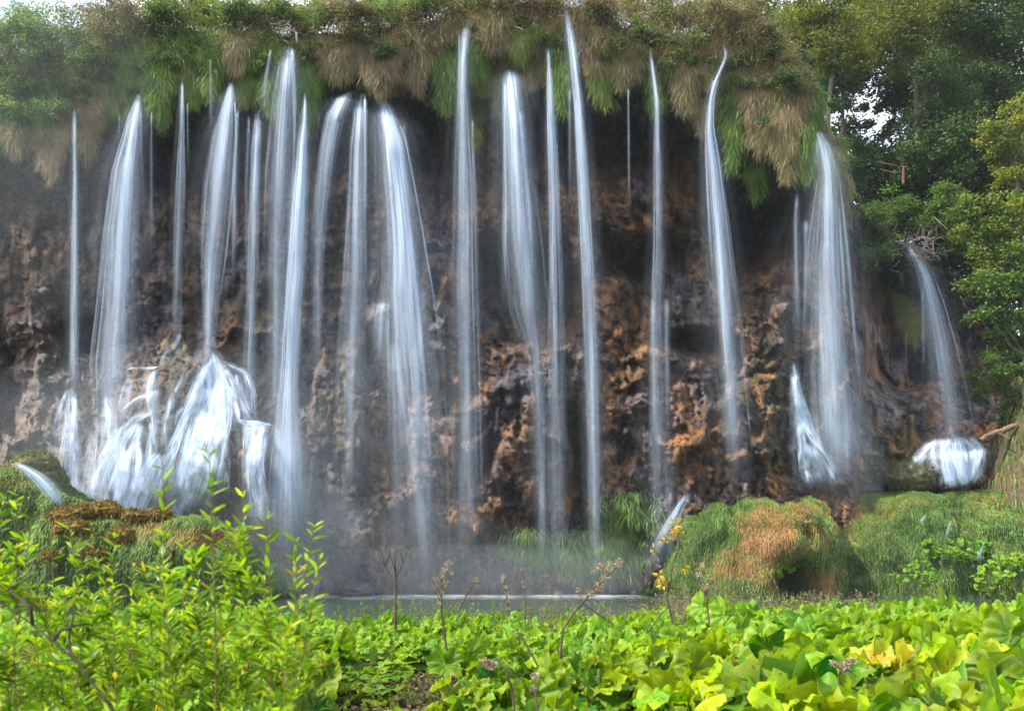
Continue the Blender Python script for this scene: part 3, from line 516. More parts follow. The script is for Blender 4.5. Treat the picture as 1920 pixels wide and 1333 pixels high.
cascades = [  # label, depth offset, streams (first is the main one)
 ('big white apron cascade spreading from the pointed rock tip, left part of the photo', 0, [
   [(394, 652, 7, .7), (400, 680, 20, .9), (402, 720, 32, .8), (390, 780, 38, .9), (368, 850, 40, 1.1), (348, 915, 34, 1.1), (326, 985, 16, 1.0)],
   [(400, 668, 6, .9), (378, 710, 12, .9), (352, 780, 12, .8), (330, 860, 12, .7), (318, 940, 10, .5)],
   [(398, 660, 5, 1), (412, 700, 10, .9), (420, 760, 12, .8), (408, 820, 16, .9), (392, 890, 20, .9), (366, 960, 18, .6)],
   [(425, 682, 4, 1.1), (440, 690, 5, 1.1), (462, 700, 6, .9), (470, 730, 8, .7), (474, 790, 10, .6)],
   [(418, 690, 8, .8), (438, 730, 13, .8), (450, 770, 14, .8), (452, 800, 12, .6)],
   [(444, 700, 6, .8), (452, 740, 9, .9), (470, 780, 9, .8), (480, 798, 9, .8)],
   [(398, 735, 10, 1), (420, 765, 7, .8), (436, 786, 6, .8)],
   [(384, 700, 5, .9), (345, 790, 7, .8), (312, 870, 9, .8), (282, 950, 10, .7)], [(410, 790, 5, .8), (425, 850, 6, .6), (420, 930, 8, .5)], [(372, 760, 5, 1), (352, 830, 6, 1), (340, 930, 8, .9)]]),
 ('curtain cascade spilling over the flat ledge beside the brightest fall', .3, [
   [(484, 790, 32, 1.2), (482, 812, 27, 1.1), (476, 870, 22, .8), (482, 930, 22, .7), (488, 1000, 20, .2)],
   [(440, 786, 3, 1.1), (460, 792, 5, 1.3), (490, 793, 5, 1.3), (515, 800, 3, 1.0)],
   [(512, 798, 5, .9), (524, 830, 8, .5), (530, 900, 9, .25)]]),
 ('broad white chute sliding down the rounded rock below the broad tapering fall', 0, [
   [(262, 788, 14, .6), (243, 820, 26, .85), (226, 870, 38, 1.05), (213, 920, 44, 1.1), (200, 990, 42, .8)],
   [(292, 770, 4, .9), (270, 778, 5, 1), (245, 790, 6, .9), (215, 830, 7, .7), (185, 890, 7, .6), (168, 945, 7, .4)],
   [(205, 740, 10, .4), (205, 780, 12, .45), (200, 840, 14, .4)],
   [(225, 800, 6, .6), (195, 860, 9, .7), (175, 930, 10, .5)], [(258, 800, 4, 1), (262, 860, 6, .8), (250, 940, 8, .8)],
   [(180, 790, 5, .3), (170, 860, 8, .5), (158, 945, 8, .5)], [(284, 790, 4, .7), (288, 850, 6, .8), (280, 900, 7, .6)]]),
 ('short white chute between the two big left cascades', 0, [
   [(302, 848, 9, .7), (284, 870, 19, .95), (266, 905, 26, 1.05), (242, 985, 24, .8)],
   [(300, 850, 4, .9), (306, 880, 8, .6), (290, 930, 10, .5)]]),
 ('branching trickle over the knob left of the apron cascade', 0, [
   [(296, 692, 5, .9), (284, 712, 14, .8), (280, 745, 13, .6), (290, 790, 9, .6), (280, 850, 10, .5), (275, 880, 10, .3)],
   [(236, 694, 2, .8), (256, 688, 3, 1), (280, 692, 3, 1), (298, 688, 2, .9)],
   [(246, 700, 5, .5), (236, 740, 9, .4), (228, 790, 9, .2)],
   [(298, 735, 4, .9), (272, 742, 4, .9), (245, 752, 4, .8), (228, 775, 5, .5)],
   [(288, 745, 3, .8), (284, 800, 4, .6), (292, 850, 4, .5)]]),
 ('narrow slanting trickle over the green knob beside the apron cascade', 0, [
   [(338, 622, 4, .4), (332, 645, 5, .6), (308, 665, 4, .6), (300, 690, 4, .6)],
   [(352, 690, 3, .7), (340, 715, 4, .8), (324, 750, 7, .8), (312, 800, 8, .6), (306, 850, 6, .3)],
   [(346, 762, 3, .8), (332, 775, 4, .7), (326, 800, 3, .3)]]),
 ('pale foot of the hair-thin fall fanning over the far left rock', 0, [
   [(135, 722, 6, .7), (134, 780, 14, .5), (132, 850, 22, .55), (132, 940, 26, .4)],
   [(128, 728, 3, .6), (112, 770, 6, .5), (98, 830, 6, .3)], [(140, 740, 4, .8), (142, 830, 6, .6), (140, 930, 6, .5)]]),
 ('steep white chute at the right, sliding down beside the big grey veil', .2, [
   [(1488, 676, 4, .8), (1493, 730, 10, 1), (1505, 790, 18, 1.05), (1520, 850, 24, .95), (1535, 915, 32, .8)],
   [(1492, 740, 4, .9), (1512, 800, 6, .9), (1548, 860, 9, .6), (1572, 915, 12, .4)], [(1490, 700, 3, .8), (1500, 800, 5, .8), (1506, 905, 6, .7)]]),
 ('small white cascade spreading over a rounded step at the far right', .25, [
   [(1788, 818, 30, .8), (1788, 836, 46, 1.2), (1792, 858, 48, 1.2), (1797, 880, 36, 1.5), (1800, 914, 34, 1.8)],
   [(1760, 825, 8, .9), (1735, 845, 12, .8), (1715, 870, 12, .5)], [(1815, 822, 8, 1), (1838, 840, 10, 1.1), (1838, 865, 9, 1.2), (1822, 905, 9, 1)],
   [(1770, 822, 9, 1), (1772, 850, 9, 1), (1784, 905, 10, 1.2)], [(1795, 845, 8, 1.2), (1800, 870, 10, 1.3), (1808, 910, 10, 1.3)]]),
 ('thin white trickle on the left of the rounded mossy boulder', .2, [[(1690, 880, 3, .7), (1674, 890, 8, .8), (1664, 905, 8, .7)]]),
]
for i, (lab, Yo, streams) in enumerate(cascades):
    root = empty('cascade', at(streams[0][0][0], streams[0][0][1], 46), lab, 'cascade', 'cascades running over the rock')
    for j, path in enumerate(streams):
        mb, dn, uv = ribbon_fall(path, [(1.7, .28, 0), (1.1, .75, 0), (.7, .6, 0)] if j == 0 else [(1.5, .9, 0)], 60.+i*3+j*1.7, hug=True, Yoff=Yo+.04*j, fade=(.08, .06 if i in (2, 3) and j == 0 else .15))
        adopt(mb.build('stream' if j == 0 else 'strand', FALL, attrs={'dens': dn}, uv=uv), root)
def sheet_fall(path, Y, lab, seed, name='cascade'):
    p = np.array(path, float); n = 40; t = np.linspace(0, 1, n); q = np.stack([np.interp(t, np.linspace(0, 1, len(p)), p[:, i]) for i in range(4)], 1)
    u = np.linspace(-1, 1, 14); PX = q[:, 0][:, None]+u[None]*q[:, 2][:, None]; PY = q[:, 1][:, None]+.25*u[None]*q[:, 2][:, None]
    Yv = Y[0]+(Y[1]-Y[0])*t[:, None]-.15*(1-u[None]**2)
    mb = MB().grid(at(PX, PY, Yv)); dens = ((1-np.abs(u)**2)[None]*q[:, 3][:, None]).ravel()
    uv = np.stack(np.broadcast_arrays(u[None]*np.mean(q[:, 2])/F*Y[0]*2.5+seed, t[:, None]*3+seed), -1)
    o = mb.build(name, FALL, attrs={'dens': dens}, uv=uv); recentre(o, at(path[0][0], path[0][1], Y[0])); return tag(o, lab, 'cascade', 'cascades running over the rock')
mb, dn, uv = ribbon_fall([(28, 866, 6, .4), (52, 880, 14, .9), (76, 900, 18, 1.0), (96, 922, 17, .9), (114, 950, 12, .7)], [(1.2, .8, 0), (.7, .7, .05), (2.0, .25, .1)], 88., Y0=37.5, fade=(.15, .2))
o = mb.build('cascade', FALL, attrs={'dens': dn}, uv=uv); recentre(o, at(28, 866, 37.5)); tag(o, 'short bright white chute at the far left edge above the willow', 'cascade', 'cascades running over the rock')
mb, dn, uv = ribbon_fall([(1293, 920, 5, .4), (1276, 950, 8, .9), (1258, 985, 12, .7), (1238, 1030, 18, .22), (1212, 1085, 26, .05)], [(1.3, .8, 0), (2.2, .3, .1)], 77., Y0=45.2, fade=(.15, .4))
o = mb.build('cascade', FALL, attrs={'dens': dn}, uv=uv); recentre(o, at(1293, 920, 46)); tag(o, 'slanting cascade down the left flank of the grassy mound', 'cascade', 'cascades running over the rock')
for x, y0, y1, w_, lab in ((1730, 968, 980, 5, 'tiny trickle in the middle of the grassy mound'), (1778, 980, 1010, 6, 'largest small trickle on the grassy mound above the round leaves'), (1838, 1025, 1048, 6, 'small bright trickle right of the round leaves on the mound')):
    sheet_fall([(x+6, y0-4, w_*.4, .15), (x+3, y0+2, w_*.6, .3), (x, (y0+y1)/2, w_*.8, .25), (x-4, y1, w_*.8, .05)], (43.4, 43.0), lab, x*.1, 'trickle')
# foam line where the falls meet the pool
k = NT('foam'); tc = k.n('NewGeometry'); mp = k.n('Mapping'); mp.inputs['Scale'].default_value = (.8, 2.5, 1); k.l(tc.outputs['Position'], mp.inputs[0]); nz = k.noise(1.1, 5, mp.outputs[0])
mr = k.n('MapRange'); mr.inputs[1].default_value = .3; mr.inputs[2].default_value = .75; k.l(nz, mr.inputs[0]); al = k.math('MULTIPLY', k.math('MULTIPLY', mr.outputs[0], 2.4), k.attr('dens').outputs['Fac'], True)
d = k.n('BsdfDiffuse'); d.inputs[0].default_value = (.85, .9, .95, 1); tr = k.n('BsdfTransparent'); m = k.n('MixShader'); k.l(al, m.inputs[0]); k.l(tr.outputs[0], m.inputs[1]); k.l(d.outputs[0], m.inputs[2]); k.l(m.outputs[0], k.out.inputs[0])
xs = np.linspace(570, 1215, 120); ys = np.linspace(0, 1, 10); A, B = np.meshgrid(xs, ys, indexing='ij'); Yv = 41.5+B*7.6+.9*perlin(A*.03, 3, 0)
V = np.stack([(A-960)/F*48, Yv, .02+0*A], -1); dn = (.9*B**1.8*sm((1-B)/.12)*sm((A-570)/60)*sm((1215-A)/60)*(.55+.9*fbm(A*.02, 1, B*0, 3)))
o = MB().grid(V).build('foam', k.m, attrs={'dens': dn}); tag(o, 'white foam line where the falls meet the pool', 'foam', kind='stuff')
print('falls ok')

# ------------------------------------------------------------------ hanging grass
def hang_blades(c, hw, hh, depth, n, r, wid=.02, toper=1.0, curl=.4):
    """c top centre (world), half width hw, hanging height hh (m); blades comb down over a bulging body"""
    u = r.uniform(-1, 1, n)*toper; v = r.beta(1.1, 1.5, n); a = 1-np.abs(u)**2.2
    taper = 1-.55*v
    root = np.stack([c[0]+u*hw*taper*(.75+.25*np.sin(v*3)), c[1]-depth*(np.sin(np.clip(v*2.2, 0, np.pi/2)))*np.sqrt(np.clip(1-u*u*.8, 0, 1))*(1-.35*v)+r.normal(0, .05, n), c[2]-v*hh*.93*(.5+.5*a)*(1+.22*fbm(c[0]+u*hw*1.6, 4, 0*u, 3))+r.normal(0, .04, n)], -1)
    L = np.minimum(hh*r.uniform(.10, .30, n), r.uniform(.25, .62, n))*(1+.6*fbm(root[:, 0]*2.5, 5, root[:, 2]*1.5, 2))+.12
    clump = np.stack([fbm(root[:, 0]*1.6, 3, root[:, 2]*1.1, 3), fbm(root[:, 0]*1.6, 13, root[:, 2]*1.1, 3)], -1)*.7
    dx = u*.30*(1-v)+r.normal(0, .46, n)+clump[:, 0]*1.3; dy = -.32*(1-v)+r.normal(0, .08, n)-.1*clump[:, 1]
    p1 = root+np.stack([dx*L*.4, dy*L*.6-.02, .10*(1-v)*L+np.zeros(n)], -1)
    p2 = p1+np.stack([dx*L*.35, dy*L*.3, -.35*L], -1); p3 = p2+np.stack([dx*L*.15+r.normal(0, .12, n)*L, -.02*L, -.5*L], -1)
    side = norm(np.stack([np.ones(n), r.normal(0, .6, n), np.zeros(n)], -1)); wd = r.uniform(.5, 1.2, n)[:, None]*wid*np.array([.7, 1, .8, .12])
    return np.stack([root, p1, p2, p3], 1), wd, side
clumps = [  # px, py top, half width, py bottom, colour, label
 (40, 225, 22, 305, 'tan', 'pale tan grass clump hanging below the pale leaves at the left edge'),
 (105, 215, 34, 345, 'brown', 'brown grass clump left of the hair-thin far left fall'),
 (172, 150, 26, 310, 'brown', 'long brown grass clump right of the hair-thin far left fall'),
 (218, 100, 40, 225, 'olive', 'broad dull olive clump left of the broad tapering fall'),
 (262, 70, 30, 170, 'olive', 'olive moss hood right above the top of the broad tapering fall'),
 (306, 100, 34, 248, 'green', 'bright green grass beard right of the broad tapering fall'),
 (330, 58, 34, 150, 'green', 'dark green moss hump high above the green grass beard'),
 (368, 90, 30, 215, 'olive', 'olive grass clump right of the faint narrow fall'),
 (404, 66, 26, 190, 'green', 'vivid green hump hanging over the fanned fall'),
 (452, 62, 24, 150, 'tan', 'upright tan grass tuft above the twin narrow fall'),
 (466, 125, 34, 208, 'olive', 'round olive ball of grass between fanned fall and twin narrow fall'),
 (514, 78, 17, 235, 'green', 'thin green clump left of the forked fall'),
 (582, 80, 20, 255, 'green', 'dark green strip of grass hanging right of the brightest fall'),
 (640, 70, 48, 168, 'brown', 'grey brown grass roof over the triple fall'),
 (694, 165, 13, 298, 'green', 'narrow green and tan tongue between triple fall and widest fall'),
 (716, 85, 44, 190, 'brown', 'shaggy brown clump above the top of the widest fall'),
 (786, 52, 30, 185, 'tan', 'light tan grass beard right of the widest fall'),
 (750, 120, 30, 180, 'tan', 'small tan clump behind the light tan beard'),
 (838, 85, 30, 228, 'green', 'green grass clump left of the veil fall'),
 (893, 45, 24, 160, 'green', 'bright green tuft directly right of the veil fall spout'),
 (906, 128, 32, 185, 'yellow', 'yellow green moss arch left of the rounded white top fall'),
 (889, 165, 12, 290, 'yellow', 'long thin yellow green moss leg below the moss arch'),
 (934, 150, 16, 225, 'olive', 'short mossy leg hugging the left of the rounded white top fall'),
 (930, 12, 36, 110, 'brown', 'brown grass hump above the yellow green moss arch'),
 (975, 45, 34, 130, 'olive', 'olive brown hump above the rounded white top fall'),
 (992, 85, 26, 180, 'tan', 'tan grass beard right of the rounded white top fall'),
 (1014, 100, 14, 172, 'tan', 'small orange tan tuft touching the slim bright fall'),
 (1055, 60, 20, 225, 'green', 'green grass strip between slim bright fall and tallest fall'),
 (1020, 8, 28, 90, 'brown', 'dry brown tuft left of the top of the tallest fall'),
 (1110, 30, 30, 150, 'brown', 'brown grass clump right of the tallest fall'),
 (1126, 110, 22, 218, 'olive', 'hanging olive clump right of the tallest fall'),
 (1170, 85, 42, 178, 'tan', 'wide tan grass fringe above the barely visible trickle'),
 (1226, 98, 16, 228, 'green', 'small green tuft beside the thin bent fall'),
 (1284, 85, 34, 225, 'tan', 'tan clump right of the thin bent fall'),
 (1312, 165, 20, 265, 'tan', 'yellowish pointed tuft left of the kinked fall'),
 (1370, 105, 26, 335, 'green', 'long bright green grass tongue right of the kinked fall'),
 (1326, 95, 20, 180, 'brown', 'brown tuft above the kinked fall'),
 (1418, 115, 34, 300, 'brown', 'big brown clump right of the long green tongue'),
 (1412, 270, 20, 385, 'green', 'low green clump hanging beneath the big brown clump'),
 (1470, 165, 36, 350, 'tan', 'big tan clump at the right end of the overhang'),
 (1502, 165, 28, 360, 'green', 'sloping green mane left of the big grey veil'),
 (1546, 262, 24, 395, 'olive', 'olive green fringe under the top of the big grey veil'),
 (1578, 395, 14, 470, 'green', 'small dark green tuft right of the big grey veil'),
 (1710, 515, 16, 655, 'yellow', 'yellow green grass beard left of the slanting fall'),
 (1690, 500, 16, 620, 'olive', 'thin olive grass beard next to the yellow green one'),
]
for i, (x, y0, hw, y1, colr, lab) in enumerate(clumps):
    r = np.random.default_rng(100+i); lower = y0 > 390
    Yc = 46.9 if x < 1560 else 50.3
    if lower: Yc = float(np.min(rockY(np.array([x-5., x, x+5.]), np.array([(y0+y1)/2.]*3))))+.1
    elif x < 1560: Yc = float(np.min(rockY(x+np.linspace(-.7, .7, 7)[:, None]*hw, y0+np.linspace(.1, .5, 4)[None]*(y1-y0))))+.15
    c = at(x, y0, Yc); s_ = Yc/F; n = int(42*hw*(y1-y0)/60)+500
    mb = MB(); n = int(n*2.3); P, W, S = hang_blades(c, hw*s_*1.15, (y1-y0)*s_*1.05, .35 if lower else .75, n, r, wid=.014)
    tone = (.5 if colr == 'yellow' else BASET[colr])+.28*fbm(P[:, 0, 0]*.9, i*3.3, P[:, 0, 2]*.7, 3)
    mb.ribbons(P, W, S, np.clip(tone+r.normal(0, .13, n), 0, 1))
    # mossy core behind the blades
    o = mb.build('hanging_grass', G5 if colr == 'yellow' else GMIX, smooth=False); recentre(o, c); tag(o, lab, 'hanging grass', 'hanging grass clumps along the cliff edge')
# one uncountable thatch behind the clumps
r = np.random.default_rng(55); n = 90000
px_ = r.uniform(-150, 1585, n); lt = interp(px_, LT); lb = interp(px_, LB); t_ = r.beta(1.0, 1.1, n); py_ = lt-10+(lb+8-lt)*t_
Yr = rockY(px_, py_)-.05; P0 = at(px_, py_, Yr); L = r.uniform(.35, .95, n)
dx = r.normal(0, .4, n)+.5*fbm(P0[:, 0]*1.5, 9, P0[:, 2]*1.2, 2); p1 = P0+np.stack([dx*L*.3, -.38*L, .12*L], -1); p2 = p1+np.stack([dx*L*.3, -.15*L, -.35*L], -1); p3 = p2+np.stack([dx*L*.1, 0*L, -.5*L], -1)
side = norm(np.stack([np.ones(n), r.normal(0, .6, n), np.zeros(n)], -1)); wd = r.uniform(.5, 1.2, n)[:, None]*.022*np.array([.7, 1, .8, .12])
THATCH = leaf_mat('mixed thatch', [(0, (.03, .045, .015)), (.3, (.08, .12, .03)), (.5, (.13, .13, .05)), (.7, (.19, .14, .09)), (1, (.34, .26, .17))], .25, patch=1.2)
tone = np.clip(.48+.6*fbm(P0[:, 0]*.35, 2, P0[:, 2]*.5, 3)+.16*sm((px_-550)/100)-.2*sm((560-px_)/100)+r.normal(0, .09, n), 0, 1)
o = MB().ribbons(np.stack([P0, p1, p2, p3], 1), wd, side, tone).build('hanging_grass_cover', GMIX, smooth=False); tag(o, 'matted grass covering the cliff edge behind the clumps', 'grass', kind='stuff')
print('grass ok')

# ------------------------------------------------------------------ shrubs and trees
def lobe_leaves(mb, c, rad, n, r, size, squash=.85, ncl=None, tone=0.5):
    ncl = ncl or max(8, int(9*rad**1.2)); d = norm(r.normal(size=(ncl, 3))); cc = c+d*(rad*r.uniform(.35, 1.0, ncl)[:, None])*np.array([1, .8, squash])
    k_ = r.integers(0, ncl, n); sg = rad*.2+.06; off = r.normal(size=(n, 3))*sg*np.array([1, 1, .55]); p = cc[k_]+off
    nr = norm(r.normal(size=(n, 3))*.6+np.array([-.1, -.35, .8])); ax = norm(np.cross(nr, r.normal(size=(n, 3))))
    cl_t = r.normal(0, .14, ncl)
    mb.leaves(p, ax, nr, size*r.uniform(.6, 1.3, n), size*.36*r.uniform(.7, 1.2, n), np.clip(tone+cl_t[k_]+r.normal(0, .16, n), 0, 1))
def limb(mb, a, b, r0, r1, r, wob=.12, k=6, seg=5):
    a = np.asarray(a, float); b = np.asarray(b, float); t = np.linspace(0, 1, k)[:, None]; P = a+(b-a)*t; L = np.linalg.norm(b-a)
    P[1:-1] += r.normal(size=(k-2, 3))*wob*L*.35; P[1:-1, 2] += .04*L; mb.tube(P, np.linspace(r0, r1, k), seg); return P
def plant(name, label, cat, Y, base, lobes, mat, size, trunk=None, tr=.14, group=None, dens=150, bark=None, seed=0, tone=.5, twigs=2):
    """base pixel; lobes: (px, py, radius px[, dY]); trunk: pixel polyline"""
    r = np.random.default_rng(seed+1000); b = at(base[0], base[1], Y); s_ = Y/F
    root = empty(name, b, label, cat, group); mb = MB(); tb = MB()
    tp = np.array([at(x, y, Y) for x, y in (trunk or [base, (base[0]+4, base[1]-(base[1]-min(l[1] for l in lobes))*.5)])])
    if len(tp) < 4:
        t = np.linspace(0, 1, 6); L = np.linspace(0, 1, len(tp)); tp = np.stack([np.interp(t, L, tp[:, i]) for i in range(3)], 1); tp[1:-1] += r.normal(size=(4, 3))*.08
    tb.tube(tp, np.linspace(tr, tr*.4, len(tp)), 8)
    for l in lobes:
        c = at(l[0], l[1], Y+(l[3] if len(l) > 3 else r.uniform(-.8, .8))); rad = l[2]*s_
        j = tp[r.integers(len(tp)//2, len(tp))]; limb(tb, j, c, tr*.35, .02, r)
        for _ in range(twigs): limb(tb, c, c+norm(r.normal(size=3))*rad*.9, .025, .008, r, seg=4)
        lobe_leaves(mb, c, rad, int(dens*(rad**2)*(.16/size)**2)+60, r, size, tone=tone)
    adopt(tb.build('trunk', bark or BARK), root); adopt(mb.build('crown', mat, smooth=False), root)
    return root
ps = [
 # shrubs along the cliff top, left to right
 ('shrub', 'hazy pale shrub in the top left corner against the sky', 50, (60, 130), [(30, 60, 55), (75, 40, 45), (10, 110, 45), (60, 110, 40)], SH2, .13),
 ('shrub', 'pale green blossoming shrub hanging low at the left edge', 46.5, (60, 260), [(60, 190, 42), (85, 160, 36), (30, 215, 34), (95, 205, 28), (15, 170, 30)], SH2, .13),
 ('shrub', 'grey green shrub behind the blossoming one', 49, (120, 150), [(120, 95, 50), (150, 60, 45), (95, 130, 36), (165, 115, 34)], SH1, .12),
 ('shrub', 'leafy bush with a few yellow leaves above the long brown clump', 47.5, (180, 150), [(165, 120, 30), (185, 100, 24), (145, 130, 24)], TR2, .12),
 ('shrub', 'thin twiggy shrub at the top left of the broad tapering fall', 50, (210, 110), [(215, 50, 46), (240, 20, 40), (195, 20, 40), (240, 80, 30)], SH3, .11),
 ('shrub', 'dark green round leaved bush above the olive moss hood', 48, (260, 110), [(250, 70, 30), (285, 55, 26), (230, 75, 22)], SH1, .13),
 ('shrub', 'dense dark bush above the dark green moss hump', 50, (340, 60), [(320, 20, 42), (360, 25, 36), (290, 25, 34)], SH1, .12),
 ('shrub', 'dark bush above the vivid green hump', 50, (420, 60), [(410, 25, 40), (450, 30, 36), (430, 5, 30)], SH1, .12),
 ('shrub', 'small leaved bush above the forked fall', 50, (500, 80), [(490, 35, 38), (530, 30, 36), (510, 5, 34)], SH1, .11),
 ('shrub', 'fresh green bush with tiny white flowers over the brightest fall', 49, (580, 90), [(575, 60, 32), (610, 40, 34), (590, 20, 30), (560, 30, 26)], SH2, .11),
 ('shrub', 'brownish bush above the grey brown grass roof', 50, (650, 90), [(640, 30, 40), (680, 45, 34), (660, 5, 34)], SH3, .11),
 ('shrub', 'pale leaved bush above the shaggy brown clump', 50, (730, 80), [(715, 40, 34), (750, 25, 36), (700, 10, 30), (770, 55, 22)], SH2, .11),
 ('shrub', 'dark bush above the light tan beard', 50.5, (800, 60), [(800, 20, 36), (830, 15, 34), (780, 30, 26)], SH1, .12),
 ('shrub', 'green round leaved bush above the veil fall', 49, (860, 45), [(855, 25, 22), (880, 10, 24), (840, 38, 18)], SH2, .12),
 ('shrub', 'brown twiggy bush at the top between veil fall and tallest fall', 50, (960, 45), [(940, 10, 30), (975, 15, 28), (1010, 5, 26)], SH3, .11),
 ('shrub', 'brown bush right of the top of the tallest fall', 50, (1120, 60), [(1100, 25, 28), (1140, 30, 32), (1120, 2, 30)], SH3, .11),
 ('shrub', 'round leaved green plant above the thin bent fall', 47.6, (1190, 80), [(1180, 60, 20), (1205, 66, 22), (1228, 72, 16), (1155, 65, 12)], TR4, .14),
 ('shrub', 'grey brown bush above the round leaved plant', 50, (1220, 50), [(1190, 22, 34), (1240, 20, 34), (1280, 30, 28)], SH3, .11),
 ('shrub', 'leafy bush hanging over the spring of the kinked fall', 48, (1330, 85), [(1310, 65, 24), (1340, 62, 22), (1385, 95, 20), (1400, 108, 14)], SH1, .13),
 ('shrub', 'tall grey brown shrub above the kinked fall', 50.5, (1370, 90), [(1340, 20, 40), (1390, 35, 38), (1430, 60, 32), (1370, 60, 24)], SH3, .11),
 ('shrub', 'dark ivy bush right of the tall grey brown shrub', 49.5, (1470, 140), [(1460, 115, 32), (1480, 150, 30), (1445, 90, 26)], TR1, .13),
 ('shrub', 'little bright green leaf spray on the big brown clump', 45.6, (1420, 240), [(1412, 232, 13), (1432, 226, 10), (1405, 245, 8)], TR4, .13),
 ('shrub', 'second bright leaf spray lower on the big tan clump', 45.6, (1448, 272), [(1446, 272, 9), (1456, 268, 6)], TR4, .13),
 # trees on the right
 ('tree', 'olive tree with leaning pale trunk behind the big grey veil', 55, (1551, 250), [(1530, 40, 60, 1), (1590, 60, 55), (1560, 120, 45), (1600, 110, 40, 2), (1520, 100, 40), (1500, 20, 50)], TR2, .2, [(1551, 250), (1556, 170), (1566, 90), (1572, 20)]),
 ('tree', 'tree crown at the top edge left of the leaning pale trunk', 60, (1440, 130), [(1440, 10, 50), (1400, 0, 45), (1470, 50, 40)], TR2, .2, None),
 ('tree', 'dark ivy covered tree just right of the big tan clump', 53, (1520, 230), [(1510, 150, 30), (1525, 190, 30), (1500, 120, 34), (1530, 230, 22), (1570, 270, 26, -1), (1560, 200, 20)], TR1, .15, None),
 ('tree', 'tall tree with double grey trunks in the middle of the right wood', 60, (1718, 330), [(1680, 60, 60), (1740, 40, 65), (1700, 120, 45), (1640, 80, 50), (1780, 90, 50), (1640, 20, 60), (1720, 0, 60)], TR2, .2, [(1722, 330), (1718, 200), (1716, 100), (1720, 20)]),
 ('tree', 'tree with curved dark trunk bending right beside the sky gap', 58, (1690, 330), [(1760, 150, 45), (1790, 180, 40), (1740, 120, 40), (1730, 210, 26)], TR1, .16, [(1690, 320), (1700, 265), (1722, 230), (1738, 190), (1748, 120)]),
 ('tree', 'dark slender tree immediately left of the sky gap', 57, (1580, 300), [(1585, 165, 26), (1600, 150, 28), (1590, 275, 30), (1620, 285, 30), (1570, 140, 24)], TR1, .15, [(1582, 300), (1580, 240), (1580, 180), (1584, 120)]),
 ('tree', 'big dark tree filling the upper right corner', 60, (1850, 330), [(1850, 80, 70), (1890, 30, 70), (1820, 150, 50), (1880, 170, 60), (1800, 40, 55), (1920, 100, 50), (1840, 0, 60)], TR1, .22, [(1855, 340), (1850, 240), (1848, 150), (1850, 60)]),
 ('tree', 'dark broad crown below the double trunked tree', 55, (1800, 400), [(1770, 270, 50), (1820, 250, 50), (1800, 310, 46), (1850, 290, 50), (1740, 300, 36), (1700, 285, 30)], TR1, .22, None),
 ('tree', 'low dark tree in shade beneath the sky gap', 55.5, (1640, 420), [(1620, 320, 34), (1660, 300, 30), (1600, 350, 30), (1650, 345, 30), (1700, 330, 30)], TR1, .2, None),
 ('tree', 'young yellowing tree at the right edge with golden leaf tips', 47, (1925, 560), [(1905, 200, 30), (1890, 245, 34), (1920, 270, 40), (1855, 240, 20), (1870, 290, 26), (1915, 330, 38), (1838, 272, 14), (1880, 330, 30), (1940, 220, 40)], TR3, .19, [(1925, 620), (1910, 450), (1905, 330), (1900, 230)]),
 ('tree', 'yellow green maple below the golden tree at the right edge', 46, (1915, 700), [(1880, 390, 38), (1910, 430, 42), (1850, 430, 32), (1825, 385, 26), (1890, 480, 42), (1840, 480, 30), (1920, 380, 34), (1800, 440, 22), (1870, 440, 40), (1930, 480, 44)], TR3M, .18, None),
 ('tree', 'green maple branches at the right edge above the log', 45.5, (1925, 760), [(1885, 560, 42), (1850, 540, 30), (1910, 600, 38), (1895, 650, 32), (1860, 590, 28), (1820, 530, 22), (1915, 520, 40), (1910, 690, 34), (1870, 520, 36), (1840, 590, 24), (1925, 640, 40), (1890, 610, 34)], TR4, .18, None),
 ('shrub', 'mid green bush right below the dark low tree', 51, (1660, 470), [(1640, 400, 36), (1670, 380, 34), (1620, 430, 30), (1655, 440, 30), (1695, 400, 24), (1640, 470, 22)], TR4, .14),
 ('shrub', 'lighter green bush between mid green bush and the maples', 50.5, (1750, 470), [(1745, 390, 34), (1775, 370, 34), (1720, 420, 26), (1770, 430, 32), (1800, 400, 30), (1790, 460, 28)], TR4, .14),
 ('shrub', 'small bush with bright leaves at the top left of the slanting fall', 50.5, (1640, 500), [(1640, 495, 20), (1665, 480, 18), (1625, 480, 16), (1680, 450, 22)], TR4, .14),
 ('shrub', 'grass green bush on the slope right of the slanting fall', 49, (1850, 720), [(1850, 690, 34), (1880, 720, 36), (1840, 740, 24), (1905, 760, 34), (1890, 800, 26)], TR4, .13),
 ('shrub', 'leafy patch growing on the dark overhang of the mound', 44.2, (1520, 1000), [(1515, 968, 14), (1535, 975, 13), (1500, 985, 12), (1525, 990, 12)], SH1, .13),
]
for i, q in enumerate(ps):
    nm, lab, Y, base, lobes, mat, size = q[:7]; tr = q[7] if len(q) > 7 else None
    tall = nm == 'tree'
    if i < 23:
        q_ = [(l[0], max(l[1], interp(l[0], LT)+6)) for l in lobes]; Y = min(Y, float(np.min(rockY(np.array([a[0] for a in q_]), np.array([a[1] for a in q_]))))-.1)
        Y = max(Y, 44.2)
    plant(nm, lab, nm, Y, base, lobes, mat, size, tr, .16 if tall else .05, None, 720 if tall else 800, DBARK if mat is TR1 else BARK, i, twigs=1 if tall else 3)
